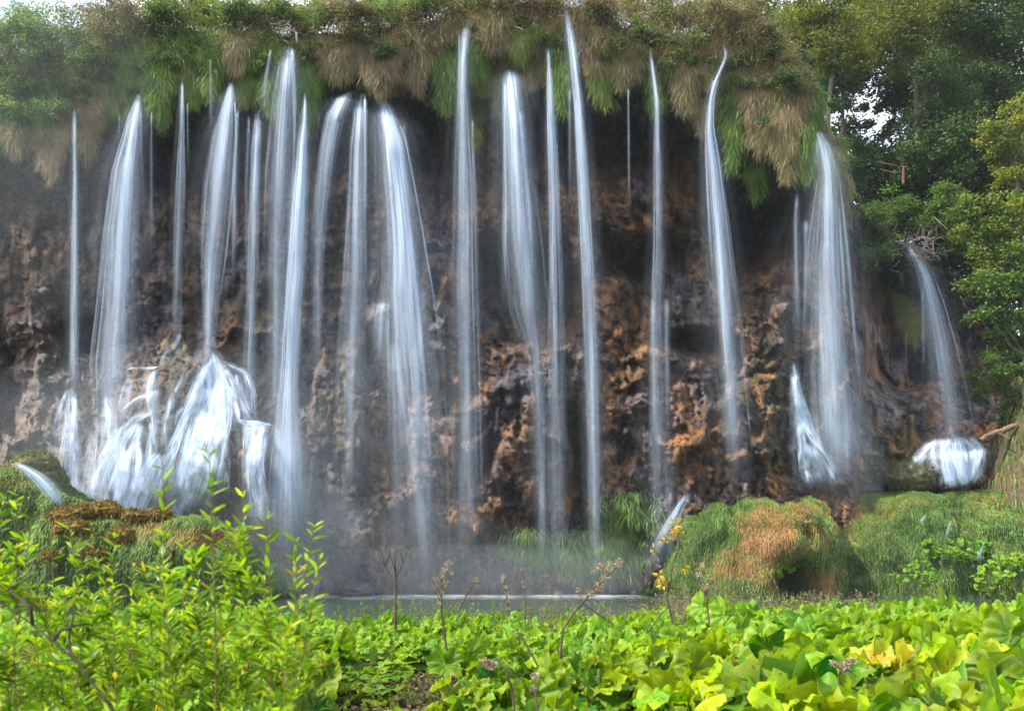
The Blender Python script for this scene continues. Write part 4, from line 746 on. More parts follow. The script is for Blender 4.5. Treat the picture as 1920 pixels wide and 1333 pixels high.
# the far wood closing the gaps: reads as one mass
r = np.random.default_rng(77); mb = MB()
for x, y, rad in [(1400, 60, 60), (1480, 90, 70), (1560, 30, 90), (1500, 180, 50), (1560, 290, 60), (1540, 150, 50), (1690, 150, 60), (1740, 240, 60), (1820, 200, 90), (1780, 330, 80), (1880, 330, 90), (1650, 60, 80), (1750, 60, 90), (1850, 60, 100), (1930, 180, 90), (1640, 330, 60), (1700, 380, 70), (1600, 130, 36),
                  (1840, 440, 80), (1930, 450, 90), (2050, 300, 150), (2100, 100, 150), (2000, 0, 120), (1620, 0, 60), (1640, 285, 26), (1700, 215, 22), (2100, 500, 120), (1900, 560, 60), (1330, 20, 50), (1570, 200, 30), (1590, 250, 34), (1720, 170, 60), (1760, 290, 60), (1820, 400, 80), (1900, 350, 90), (1700, 320, 60), (1780, 180, 80), (1560, 100, 60), (1500, 60, 60), (1650, 130, 50), (1870, 230, 80), (1690, 390, 60), (1760, 440, 60), (1610, 370, 50), (1560, 170, 50), (1680, 180, 34), (1730, 330, 90), (1840, 500, 80), (1900, 520, 90), (1790, 480, 70), (1960, 350, 90), (1870, 420, 80), (1700, 440, 60), (1740, 120, 70), (1800, 100, 80), (1670, 240, 18), (1632, 232, 12), (1650, 205, 10), (1655, 255, 12), (1615, 200, 12)]:
    Y = r.uniform(66, 74) if y < 320 else r.uniform(57, 61); c = at(x, y, Y); lobe_leaves(mb, c, rad*Y/F, int(340*(rad*Y/F)**2)+100, r, .32, tone=.4)
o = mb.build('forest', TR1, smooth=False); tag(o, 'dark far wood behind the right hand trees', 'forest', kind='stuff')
r = np.random.default_rng(78); mb = MB()
for x in range(-300, 1420, 45):
    Y = r.uniform(56, 66); y = r.uniform(-30, 45)
    if -50 < x < 110: continue
    c = at(x, y+30, Y); rad = r.uniform(40, 60); lobe_leaves(mb, c, rad*Y/F, int(330*(rad*Y/F)**2)+60, r, .2, tone=.6)
o = mb.build('forest', SH3, smooth=False); tag(o, 'brown green thicket behind the shrubs of the cliff top', 'forest', kind='stuff')
# dry tangle along the top of the overhang
r = np.random.default_rng(79); n = 42000; px_ = r.uniform(-150, 1530, n); lt = interp(px_, LT); py_ = lt+r.uniform(-70, 30, n)+25*perlin(px_*.012, 3, 0)
P0 = at(px_, py_, 46.2+1.4*r.uniform(-1, 1, n)); d = norm(np.stack([r.normal(0, .7, n), -.3+r.normal(0, .5, n), .35+r.normal(0, .6, n)], -1)); L = r.uniform(.2, .7, n)[:, None]
o = MB().ribbons(np.stack([P0, P0+d*L*.5, P0+d*L+np.array([0, -.1, -.25])*L], 1), r.uniform(.006, .014, n)[:, None]*np.array([1, .8, .2]), norm(np.cross(d, r.normal(size=(n, 3)))), np.clip(.72+.35*fbm(P0[:, 0]*.4, 7, P0[:, 2]*.5, 2)-.3*sm((560-px_)/100)+r.normal(0, .14, n), 0, 1)).build('dry_thicket', GMIX, smooth=False)
tag(o, 'dry tangled stems along the top of the overhang', 'undergrowth', kind='stuff')
mb = MB()
for k_ in range(270):
    x = r.uniform(-120, 1540); dy_ = r.uniform(-85, 60); y = interp(x, LT)+dy_; c = at(x, y, 45.8+r.uniform(-.6, .8) if dy_ < 5 else float(rockY(x, y))-.75); lobe_leaves(mb, c, r.uniform(.35, .8)*(.6 if dy_ > 5 else 1), int(r.uniform(120, 420)), r, .115, tone=.25+.5*r.random())
o = mb.build('undergrowth', SH1, smooth=False); tag(o, 'green leaves mixed into the dry tangle on the overhang', 'undergrowth', kind='stuff')
# dead twigs over the slanting fall, fallen log, broken rail
r = np.random.default_rng(5); mb = MB(); c = at(1718, 470, 49.2)
for k_ in range(46):
    a = c+r.normal(size=3)*np.array([.5, .3, .35]); d = norm(r.normal(size=3)+np.array([.2, -.3, -.2])); limb(mb, a, a+d*r.uniform(.6, 1.7), .022, .006, r, .5, seg=4)
o = mb.build('dead_branch', simple_mat('grey twig', (.16, .13, .12), (.36, .31, .29), 9)); recentre(o, c); tag(o, 'tangle of grey dead twigs over the slanting fall', 'dead branch')
mb = MB(); a = at(1800, 560, 46.2)
for (x0, y0, x1, y1) in ((1800, 555, 1822, 590), (1822, 590, 1850, 620), (1822, 590, 1818, 615), (1815, 580, 1845, 600), (1845, 600, 1852, 625)): limb(mb, at(x0, y0, 46.2), at(x1, y1, 46.2), .035, .015, r, .2)
o = mb.build('dead_branch', BARK); recentre(o, a); tag(o, 'bare forked branch hanging right of the slanting fall', 'dead branch')
mb = MB(); limb(mb, at(1838, 826, 47.5), at(1905, 800, 47.8), .13, .17, r, .05, 8, 10); limb(mb, at(1870, 812, 47.6), at(1892, 822, 46.9), .05, .02, r, .1)
o = mb.build('fallen_log', simple_mat('log', (.08, .05, .03), (.26, .17, .11), 5, .9, .6)); recentre(o, at(1838, 826, 47.5)); tag(o, 'brown fallen log right of the small white cascade', 'log')
mb = MB(); P = [at(1515, 470, 45.8), at(1525, 490, 45.7), at(1545, 515, 45.5), at(1562, 520, 45.4)]; mb.tube(P, [.03, .025, .02, .008], 5); limb(mb, P[2], at(1540, 545, 45.4), .012, .005, r); limb(mb, P[1], at(1520, 520, 45.4), .012, .005, r)
o = mb.build('dead_branch', DBARK); recentre(o, P[0]); tag(o, 'thin dark twig in front of the big grey veil', 'dead branch')
WOOD = simple_mat('weathered rail', (.07, .04, .025), (.17, .10, .06), 8, .8, .3)
root = empty('railing', at(1694, 335, 54), 'broken wooden handrail under the sky gap', 'railing')
mb = MB(); mb.tube([at(1694, 345, 54), at(1694, 312, 54)], [.09, .08], 6); adopt(mb.build('post', WOOD), root)
for (a, b_) in (((1645, 304), (1682, 312)), ((1650, 318), (1680, 326)), ((1688, 312), (1702, 314))):
    mb = MB(); mb.tube([at(*a, 54), at(*b_, 54)], [.05, .05], 6); adopt(mb.build('rail', WOOD), root)
# slope on the right under the maples
r = np.random.default_rng(31)
cols_ = np.linspace(1740, 2400, 120); t = np.linspace(0, 1, 60); top = interp(cols_, [(1740, 930), (1835, 920), (1862, 830), (1890, 730), (1950, 630), (2400, 500)])
PX = np.repeat(cols_[:, None], 60, 1); PY = top[:, None]+(962-top[:, None])*t[None]; Yv = 51-4.5*t[None]-2.4*sm((PX-1820)/160)+.5*fbm(PX*.02, 3, PY*.03, 4)
V = at(PX, PY, Yv); cols = np.broadcast_to(np.array([.09, .065, .038]), V.shape)*(1+.5*fbm(V[..., 0]*1.2, 4, V[..., 2]*1.2, 3))[..., None]
o = MB().grid(V).build('slope', MOUND_GR, cols=np.clip(cols, 0, 1)); tag(o, 'earthy slope at the right edge', kind='structure')
n = 9000; a = r.uniform(0, 1, n)**.7*119; b_ = r.uniform(0, 59, n); P0 = V[a.astype(int), b_.astype(int)]+r.normal(0, .12, (n, 3)); keep = fbm(P0[:, 0]*.8, 1, P0[:, 2]*.8, 2) > -.15; P0 = P0[keep]; n = len(P0)
L = r.uniform(.3, .8, n)[:, None]; dx = r.normal(0, .3, n)[:, None]*np.array([1, 0, 0]); P = np.stack([P0, P0+L*(np.array([0, -.4, .2])+dx), P0+L*(np.array([0, -.6, -.25])+dx*1.6), P0+L*(np.array([0, -.65, -.8])+dx*1.8)], 1)
o = MB().ribbons(P, r.uniform(.012, .025, n)[:, None]*np.array([.7, 1, .8, .1]), norm(np.stack([np.ones(n), r.normal(0, .5, n), np.zeros(n)], -1)), np.clip(r.normal(.35, .2, n), 0, 1)).build('grass', COLG, smooth=False); tag(o, 'tufts of grass on the earthy slope at the right edge', 'grass', kind='stuff')
# green moss and grass at the foot of the middle falls
n = 16000; px_ = r.uniform(900, 1240, n); py_ = r.uniform(925, 1095, n); wt = np.maximum.reduce([np.exp(-(((px_-x)/rx)**2+((py_-y)/ry)**2)) for x, y, rx, ry in ((1180, 960, 50, 30), (1120, 1040, 70, 40), (1000, 1030, 50, 30), (1170, 1000, 40, 50))])
kp = wt > r.uniform(.1, .9, n); px_, py_ = px_[kp], py_[kp]; n = len(px_); P0 = at(px_, py_, rockY(px_, py_)-.02); L = r.uniform(.3, .7, n)[:, None]; dx = r.normal(0, .35, n)[:, None]*np.array([1, 0, 0])
P = np.stack([P0, P0+L*(np.array([0, -.4, .2])+dx), P0+L*(np.array([0, -.6, -.25])+dx*1.6), P0+L*(np.array([0, -.65, -.8])+dx*1.8)], 1)
o = MB().ribbons(P, r.uniform(.015, .03, n)[:, None]*np.array([.7, 1, .8, .1]), norm(np.stack([np.ones(n), r.normal(0, .5, n), np.zeros(n)], -1)), np.clip(r.normal(.3, .15, n), 0, 1)).build('grass', COLG, smooth=False); tag(o, 'green grass on the cliff foot right of the middle falls', 'grass', kind='stuff')
print('trees ok')

# ------------------------------------------------------------------ butterbur bed in the foreground
k = NT('butterbur leaf'); oi = k.n('ObjectInfo'); tc = k.n('TexCoord'); vein = k.attr('vein').outputs['Fac']; rnd = k.attr('rnd').outputs['Fac']
nz = k.noise(9, 5, tc.outputs['Object'], .6); nb = k.noise(26, 3, tc.outputs['Object'])
c = k.mix(k.math('MULTIPLY', rnd, .6), oi.outputs['Color'], (.30, .37, .012))
c = k.mix(1.0, c, k.ramp(nz, [(.3, (.6, .72, .7)), (.7, (1.35, 1.2, 1.1))]), 'MULTIPLY')
c = k.mix(k.math('MULTIPLY', vein, .38), c, (.27, .38, .05))
c = k.mix(k.math('MULTIPLY', k.math('GREATER_THAN', nb, .655), .8), c, (.09, .06, .02))
p = k.n('BsdfPrincipled'); k.l(c, p.inputs['Base Color']); p.inputs['Roughness'].default_value = .5; p.inputs['Specular IOR Level'].default_value = .3
bu = k.n('Bump'); bu.inputs['Strength'].default_value = .5; bu.inputs['Distance'].default_value = .015; k.l(k.math('SUBTRACT', nz, vein), bu.inputs['Height']); k.l(bu.outputs[0], p.inputs['Normal'])
t = k.n('BsdfTranslucent'); k.l(k.mix(1.0, c, (1.35, 1.35, .45), 'MULTIPLY'), t.inputs[0])
m = k.n('MixShader', i_0=.45); k.l(p.outputs[0], m.inputs[1]); k.l(t.outputs[0], m.inputs[2]); k.l(m.outputs[0], k.out.inputs[0]); BUTTER = k.m
STALK = simple_mat('butterbur stalk', (.12, .16, .03), (.28, .26, .08), 12, .6, .1)
def rot(az, ti, sp):
    ca, sa, ct, st_, cs, ss = math.cos(az), math.sin(az), math.cos(ti), math.sin(ti), math.cos(sp), math.sin(sp)
    Rz = np.array([[ca, -sa, 0], [sa, ca, 0], [0, 0, 1]]); Ry = np.array([[ct, 0, st_], [0, 1, 0], [-st_, 0, ct]]); Rs = np.array([[cs, -ss, 0], [ss, cs, 0], [0, 0, 1]])
    return Rz@Ry@Rs
def leaf_shape(r, nr=9, nth=40):
    th = np.linspace(-np.pi, np.pi, nth)[None]; rr = np.linspace(0, 1, nr)[:, None]; s = r.uniform(0, 100)
    rad = 1+.08*np.cos(7*th+s)+.16*fbm(th*1.6, s, 0*th, 3)+.05*np.cos(17*th+s*2)
    notch = np.exp(-((np.pi-np.abs(th))/.28)**2); rad = rad*(1-.72*notch)
    rho = rr*rad; x = rho*np.cos(th); y = rho*np.sin(th)*1.08
    dish = r.uniform(.05, .6); curl = r.uniform(.1, .7)
    z = dish*rr**1.5-curl*rr**4*.6+.10*rr*np.cos(9*th+s)*(1-notch)+.34*rr*fbm(x*2.0, y*2.0, s, 3)+.06*fbm(x*7, y*7, s, 2)+.2*rr**2*np.cos(2*th+s)+.09*rr**3*np.cos(13*th+s*3)
    z = z+.22*notch*rr
    vein = np.maximum(np.exp(-(np.sin(4.5*th+.2)/.16)**2)*np.clip(1.1-rr*.8, 0, 1), np.exp(-(rr/.07)**2))+0*z
    return np.stack([x, y, z], -1), vein, np.clip((rr**3)*r.uniform(0, 1)+.4*fbm(x*2, y*2, s+9, 2)+r.uniform(-.25, .45), 0, 1)+0*z
def make_plant_meshes(seed, nl, size, h):
    r = np.random.default_rng(seed); out = []
    for j in range(nl):
        az = j*2.4+r.normal(0, .3); rr = (.10+.40*math.sqrt((j+.3)/nl))*size*1.9; R_ = size*r.uniform(.6, 1.15); hh = h*r.uniform(.55, 1.05)*(1-.2*(j/nl))
        c = np.array([math.cos(az)*rr, math.sin(az)*rr, hh])
        V, vn, rn = leaf_shape(r, 10, 42); M = rot(az+r.normal(0, .6), r.uniform(.05, 1.15), r.uniform(-.5, .5)); V = V*R_@M.T+c
        mb = MB().grid(V, rn.ravel()); lm = mb.build('leaf', BUTTER, attrs={'vein': vn.ravel()}, link=False)
        sb = MB(); t = np.linspace(0, 1, 6)[:, None]; P = np.array([[0, 0, 0]])*(1-t)+c*t; P[:, :2] *= (t**.7); P[:, 2] = hh*t[:, 0]
        sb.tube(P, np.linspace(.011, .006, 6), 5); out.append((lm, sb.build('stalk', STALK, link=False), mb, vn))
    return out
VAR = [make_plant_meshes(300+i, 5+i % 3, .20+.05*((i*7) % 4)/3, .62) for i in range(11)]
r = np.random.default_rng(12); spots = []
Yc = 4.5; row = 0
while Yc < 18.6:
    st_ = .54+.012*Yc; X = -.66*Yc
    while X < .66*Yc:
        st_ = (.54+.012*Yc)*(.8 if 500 < 960+F*X/Yc < 1200 else 1)
        x, y = X+r.uniform(-.2, .2), Yc+r.uniform(-.2, .2); pxx = 960+F*x/y
        gap = (abs(pxx-735) < 85 and 7.6 < y < 13 and r.random() < .7) or (abs(pxx-640) < 50 and 7.5 < y < 9.5) or (abs(pxx-1010) < 30 and 5.6 < y < 7.2) or (abs(pxx-1540) < 40 and 5.5 < y < 6.8) or (abs(pxx-1150) < 22 and 7 < y < 9) or ((x-.15)/.30)**2+((y-6.3)/.4)**2 < 1 or ((x+1.9)/.6)**2+((y-6.6)/.5)**2 < 1
        if not gap: spots.append((y, x, pxx, row))
        X += st_
    Yc += .46; row += 1
spots.sort()
ORD = 'first second third fourth fifth sixth seventh eighth ninth tenth eleventh twelfth thirteenth fourteenth fifteenth sixteenth seventeenth eighteenth nineteenth twentieth twenty-first twenty-second twenty-third twenty-fourth twenty-fifth twenty-sixth twenty-seventh twenty-eighth twenty-ninth thirtieth'.split()
rowpos = {}
for rw in {q[3] for q in spots}:
    xs_ = sorted(q[1] for q in spots if q[3] == rw and -20 < q[2] < 1940)
    for j, x_ in enumerate(xs_): rowpos[(rw, x_)] = (j, len(xs_))
def hscale(pxx, y): return float(np.interp(pxx, [0, 500, 700, 1000, 1200, 1350, 1920], [.95, .95, .88, .82, .98, 1.2, 1.22]))*(1+.0*y)
def tint(pxx, r):
    k_ = np.interp(pxx, [0, 600, 1100, 1400, 1920], [.35, .2, .3, .6, .62])+r.normal(0, .28); k_ = min(max(k_, 0), 1)
    a = np.array([.012, .10, .003]); b_ = np.array([.27, .43, .005]); c = a*(1-k_)+b_*k_
    if r.random() < .02: c = np.array([.42, .36, .03])
    if r.random() < .008: c = np.array([.10, .06, .03])
    return (*c, 1)
REG = [(0, 560, 'butterbur leaves under the willow stems at the lower left', 'butterbur under the willows'), (560, 900, 'green butterbur leaves around the dark gap in the bed', 'butterbur around the dark gap'),
       (900, 1250, 'butterbur leaves among dead stalks in the lower middle', 'butterbur among the dead stalks'), (1250, 3000, 'large sunlit yellow green butterbur leaves at the lower right', 'butterbur in the sunny right bed')]
stuff = MB(); stuffv = []; n_near = 0
proto = {}
def leafmesh_single(vi):
    if vi in proto: return proto[vi]
    mb = MB(); vn = []
    for lm, sm_, b_, v_ in VAR[vi]:
        mb.add(np.concatenate(b_.v), np.concatenate(b_.f), np.concatenate(b_.r)); vn.append(v_.ravel())
    proto[vi] = (mb.build('butterbur_plant', BUTTER, attrs={'vein': np.concatenate(vn)}, link=False), np.concatenate(mb.v), np.concatenate(mb.f), np.concatenate(mb.r), np.concatenate(vn)); return proto[vi]
for i, (y, x, pxx, rw) in enumerate(spots):
    vi = int(r.integers(0, len(VAR))); s_ = float(r.uniform(.85, 1.15))*float(np.interp(pxx, [500, 650, 1100, 1300], [.95, .74, .78, 1.05])); hz = hscale(pxx, y)*float(r.uniform(.72, 1.14))*(.66 if 640 < pxx < 850 and 5.6 < y < 7.6 else (.45 if abs(pxx-735) < 95 and y < 13.5 else 1)); rz = float(r.uniform(0, 6.28)); gz = float(groundz(np.array(x), np.array(y)))
    if gz < .0: gz = 0.0
    lab, grp = next((l, g_) for a, b_, l, g_ in REG if a <= max(pxx, 0) < b_ or (a == 0 and pxx < 0))
    if i < 170:
        tn = tint(pxx, r); j, m_ = rowpos.get((rw, x), (None, 0)); tone = 'yellow green' if tn[0] > .13 else ('fresh green' if tn[0] > .085 else 'deep green')
        if tn[0] > .35: tone = 'yellowed'
        if tn[1] < .1: tone = 'withered brown'
        if j is not None and j < m_/2: lab = '%s butterbur, %s from the left edge in the %s row from the bottom' % (tone, ORD[min(j, 29)], ORD[min(rw, 29)])
        elif j is not None: lab = '%s butterbur, %s from the right edge in the %s row from the bottom' % (tone, ORD[min(m_-1-j, 29)], ORD[min(rw, 29)])
        root = empty('butterbur_plant', (x, y, gz), lab, 'butterbur', grp); root.rotation_euler = (0, 0, rz); root.scale = (s_, s_, hz)
        for lm, sm_, _, _ in VAR[vi]:
            lf = new('leaf', lm, root); lf.color = tuple(np.clip(np.array(tn[:3])*r.uniform(.5, 1.5)*np.array([r.uniform(.6, 1.5), 1, 1]), 0, 1))+(1,); new('stalk', sm_, lf)
    elif i < 300:
        o = new('butterbur_plant', leafmesh_single(vi)[0], None, (x, y, gz)); o.rotation_euler = (0, 0, rz); o.scale = (s_, s_, hz); o.color = tint(pxx, r)
        tone = 'yellow green' if o.color[0] > .13 else 'green'; j, m_ = rowpos.get((rw, x), (None, 0)); lab = None
        if j is not None: lab = 'small %s butterbur, %s from the %s edge in the %s row from the bottom' % ((tone, ORD[min(j, 29)], 'left', ORD[min(rw, 29)]) if j < m_/2 else (tone, ORD[min(m_-1-j, 29)], 'right', ORD[min(rw, 29)]))
        tag(o, lab or 'smaller looking butterbur leaves in the back half of the bed, '+('left' if pxx < 900 else 'right')+' of the dead stalks', 'butterbur', 'butterbur in the back half of the bed, '+('left' if pxx < 900 else 'right'))
    else:
        _, v, f, rn, vn = leafmesh_single(vi); c_, s2 = math.cos(rz), math.sin(rz)
        vv = np.stack([(v[:, 0]*c_-v[:, 1]*s2)*s_+x, (v[:, 0]*s2+v[:, 1]*c_)*s_+y, v[:, 2]*hz+gz], -1); stuff.add(vv, f, rn); stuffv.append(vn)
o = stuff.build('butterbur_leaves', BUTTER, attrs={'vein': np.concatenate(stuffv)}); o.color = (.13, .30, .02, 1); tag(o, 'butterbur leaves at the far edge of the bed along the pool', 'butterbur', kind='stuff')
print('butterbur', len(spots))
# small green herbs in and around the gap, and on the far bank edge
HERB = leaf_mat('herb leaves', [(0, (.04, .08, .015)), (.5, (.14, .22, .03)), (.85, (.30, .34, .05)), (1, (.3, .2, .08))], .4, patch=3)
WEED = leaf_mat('dry weed', [(0, (.06, .05, .03)), (.5, (.18, .15, .10)), (.8, (.34, .30, .2)), (1, (.2, .26, .08))], .3, patch=3)
def herbs(name, label, pts, hs, mat, leaf, seed, nl=22):
    r = np.random.default_rng(seed); mb = MB(); n = len(pts); pts = np.asarray(pts); top = pts+np.stack([r.normal(0, .12, n), r.normal(0, .12, n), hs], -1); mid = (pts+top)/2+r.normal(0, .03, (n, 3))
    mb.ribbons(np.stack([pts, mid, top], 1), np.broadcast_to(np.array([.006, .005, .002]), (n, 3)), norm(r.normal(size=(n, 3))*np.array([1, .4, .01])), r.uniform(.2, .6, n))
    N = n*nl; idx = np.repeat(np.arange(n), nl); t = r.uniform(.25, 1, N)[:, None]; c = pts[idx]*(1-t)+top[idx]*t+r.normal(0, .012, (N, 3))
    ax = norm(r.normal(size=(N, 3))*np.array([1, 1, .5])+np.array([0, 0, .35])); nr_ = norm(np.cross(ax, norm(r.normal(size=(N, 3)))))
    mb.leaves(c, ax, nr_, leaf*r.uniform(.6, 1.3, N), leaf*.28, np.clip(r.normal(.5, .25, N), 0, 1))
    o = mb.build(name, mat, smooth=False); return tag(o, label, 'herbs', kind='stuff')
r = np.random.default_rng(8)
def scat(n, x0, x1, y0, y1):
    x = r.uniform(x0, x1, n); y = r.uniform(y0, y1, n); return np.stack([x, y, np.maximum(groundz(x, y), -.05)], -1)
P = scat(260, -2.8, -.8, 8.0, 13.0); herbs('herbs', 'tiny leaved herbs in the dark gap of the butterbur bed', P, r.uniform(.06, .26, len(P)), HERB, .03, 1, 18)
n = 5000; P = scat(n, -3.2, .2, 6.5, 14); P[:, 2] += r.uniform(.005, .05, n); nr_ = norm(r.normal(0, .4, (n, 3))+np.array([0, 0, 1])); LIT = leaf_mat('leaf litter', [(0, (.02, .012, .008)), (.6, (.08, .045, .02)), (1, (.16, .10, .05))], .1)
o = MB().leaves(P, norm(np.cross(nr_, r.normal(size=(n, 3)))), nr_, r.uniform(.04, .12, n), r.uniform(.015, .04, n), r.uniform(0, 1, n)).build('leaf_litter', LIT, smooth=False); tag(o, 'dead leaves on the dark ground in the gap', 'litter', kind='stuff')
P = scat(420, -6.5, 3, 16.5, 19.2); herbs('herbs', 'green herbs along the pool edge', P, r.uniform(.35, .95, len(P)), HERB, .05, 2, 30)
P = scat(900, 2.4, 7.2, 16.5, 19.2); herbs('herbs', 'grey brown dry weeds along the pool edge', P, r.uniform(.5, 1.15, len(P)), WEED, .045, 3, 24)
P = scat(200, .3, 2.6, 15.5, 18.5); herbs('herbs', 'thin dry weeds beside the tan seed plume', P, r.uniform(.4, .95, len(P)), WEED, .04, 4, 20)
# round leaves growing on the mound
for i, (x, y, rx, ry, n, lab) in enumerate([(1790, 1030, 75, 22, 70, 'dark green round leaves in the middle of the grassy mound'), (1465, 1070, 26, 12, 22, 'round leaves growing at the dark hollow of the mound'), (1880, 1080, 60, 34, 80, 'bright yellow green round leaves at the right foot of the mound'),
         (1720, 1075, 45, 26, 40, 'small leaved green patch left of the bright round leaves'), (1478, 1025, 14, 8, 9, 'tiny leaf tuft above the dark hollow'), (1900, 1050, 40, 16, 26, 'round leaves at the right edge of the mound')]):
    r2 = np.random.default_rng(400+i); root = empty('butterbur_plant', at(x, y+ry, 43.2), lab, 'butterbur'); mb = MB(); vn = []
    for j in range(n):
        a, q = r2.uniform(0, 6.28), math.sqrt(r2.uniform(0, 1)); V, v_, rn = leaf_shape(r2, 5, 20); M = rot(r2.uniform(0, 6.28), r2.uniform(.1, .7), 0)
        Ys = 44.3-.9*(1-q)+(.8 if y < 1050 else 0)-(.4 if x > 1700 else 0); c = at(x+math.cos(a)*q*rx, y+math.sin(a)*q*ry, Ys); mb.grid(V*r2.uniform(.10, .18)@M.T@rot(-math.pi/2, .55, 0).T+c, rn.ravel()); vn.append(v_.ravel())
    o = mb.build('leaves', BUTTER, attrs={'vein': np.concatenate(vn)}); o.color = (.08, .27, .015, 1) if i not in (2, 5) else (.16, .34, .02, 1); adopt(o, root)

# ------------------------------------------------------------------ willow shoots at the lower left
WIL = leaf_mat('willow leaves', [(0, (.05, .13, .015)), (.4, (.14, .30, .015)), (.75, (.30, .46, .02)), (.96, (.46, .50, .03)), (1, (.45, .30, .04))], .5, .4, patch=6)
WST = simple_mat('willow bark', (.08, .06, .02), (.26, .19, .06), 30, .8, .2)
def stem_with_leaves(mb, tb, tip, base, r, nleaf, ll, side=3):
    nleaf = int(nleaf*1.3); ll = ll*.7
    t = np.linspace(0, 1, 10)[:, None]; P = base*(1-t)+tip*t; bow = r.normal(0, .05, 3); P += np.sin(np.pi*t)*bow; tb.tube(P, np.linspace(.0055, .0012, 10), 5, .5)
    segs = [(P, nleaf)]
    for _ in range(side):
        t0 = r.uniform(.35, .85); a = base*(1-t0)+tip*t0+math.sin(np.pi*t0)*bow; d = norm(np.array([r.normal(0, .5), r.normal(0, .4), .9])); L = r.uniform(.25, .55)*(1.2-t0); q = a+d*L*np.linspace(0, 1, 6)[:, None]
        tb.tube(q, np.linspace(.0025, .0008, 6), 4, .5); segs.append((q, int(nleaf*.45)))
    for S, n in segs:
        tt = np.sort(r.uniform(.22, 1, n))*(len(S)-1.001); i0 = tt.astype(int); f = (tt-i0)[:, None]; c = S[i0]*(1-f)+S[i0+1]*f; dr = norm(S[i0+1]-S[i0])
        az_ = np.arange(n)*2.4+r.normal(0, .5, n); out = norm(np.stack([np.cos(az_), np.sin(az_), np.zeros(n)], -1)); ax = norm(out*.8+dr*r.uniform(.3, .9, n)[:, None]); L = ll*r.uniform(.55, 1.2, n)[:, None]
        sag = np.array([0, 0, -1])*r.uniform(0, .35, n)[:, None]; p1 = c+ax*L*.33; p2 = c+ax*L*.7+sag*L*.25; p3 = c+ax*L+sag*L*.6; sd_ = norm(np.cross(ax, np.array([0, 0, 1.])+r.normal(0, .5, (n, 3))))
        w_ = L*.11*np.array([[.15, 1, .75, .05]]); mb.ribbons(np.stack([c, p1, p2, p3], 1), w_, sd_, np.clip(r.normal(.55, .22, n), 0, 1))
wil = [ # label, Y, stems (tip px, tip py, base px)
 ('tallest willow bush at the left edge of the photo', 3.3, [(8, 905, -20), (30, 925, 10), (-20, 950, -60), (60, 965, 60), (45, 1000, 90)]),
 ('willow bush second from the left edge, its tips over the mossy bank', 3.6, [(95, 1010, 110), (130, 985, 170), (170, 990, 190), (150, 1040, 220)]),
 ('willow bush with yellowed lower leaves in front of the moss cushions', 3.8, [(215, 1000, 235), (250, 1040, 260), (190, 1060, 260)]),
 ('willow shoots with straight dark stems left of the tall arching shoot', 3.4, [(300, 1010, 330), (345, 990, 352), (270, 1060, 300)]),
 ('tall arching willow shoot standing out against the white apron cascade', 2.9, [(392, 848, 372)]),
 ('slim willow shoot with its tip before the short white chute', 3.1, [(305, 872, 345)]),
 ('wind tossed willow shoot below the brightest fall', 3.2, [(455, 925, 440), (500, 965, 470), (430, 985, 420)]),
 ('rightmost willow shoot, leaning over the edge of the pool', 3.3, [(590, 985, 480), (555, 1005, 500), (600, 1040, 520)]),
 ('low willow bush among the butterbur right of the straight dark stems', 3.9, [(400, 1060, 410), (460, 1075, 450), (500, 1060, 490), (370, 1045, 380)]),
 ('low willow bush at the bottom left corner', 2.9, [(20, 1120, 20), (70, 1090, 60), (120, 1110, 110), (-10, 1080, 0), (160, 1130, 160)]),
 ('low willow bush right of the bottom left corner bush', 3.0, [(210, 1120, 220), (260, 1100, 270), (310, 1130, 320), (360, 1110, 370)]),
 ('lowest willow bush at the bottom edge left of the big blurred leaves', 3.0, [(410, 1130, 420), (470, 1150, 480), (520, 1140, 520), (440, 1190, 450)]),
]
for i, (lab, Y, stems) in enumerate(wil):
    r = np.random.default_rng(600+i); root = empty('willow_shrub', (at(stems[0][2], 1046, Y)[0], Y, .3), lab, 'willow', 'willow bushes in the left foreground'); mb = MB()
    for x, y, xb in stems:
        Ys = Y+r.uniform(-.35, .35); tip = at(x, y, Ys); base = np.array([at(xb, 1046, Ys)[0], Ys+r.uniform(-.1, .1), .25]); tb = MB()
        single = len(stems) == 1
        stem_with_leaves(mb, tb, tip, base, r, 70 if single else 85, .085, 3 if single else 6); adopt(tb.build('stem', WST), root)
    adopt(mb.build('leaves', WIL, smooth=False), root)
tb = MB(); r = np.random.default_rng(3); P = np.array([at(-30, 1105, 2.6), at(60, 1170, 2.6), at(140, 1235, 2.55), at(215, 1333, 2.5), at(260, 1420, 2.5)]); tb.tube(P, [.002, .003, .0035, .004, .004], 6)
for a, b_ in (((60, 1170), (20, 1060)), ((140, 1235), (120, 1120)), ((100, 1200), (170, 1170))): limb(tb, at(*a, 2.6), at(*b_, 2.7), .006, .002, r, .2)
o = tb.build('willow_branch', DBARK); recentre(o, P[0]); tag(o, 'dark bare branch slanting down across the lower left corner', 'branch')
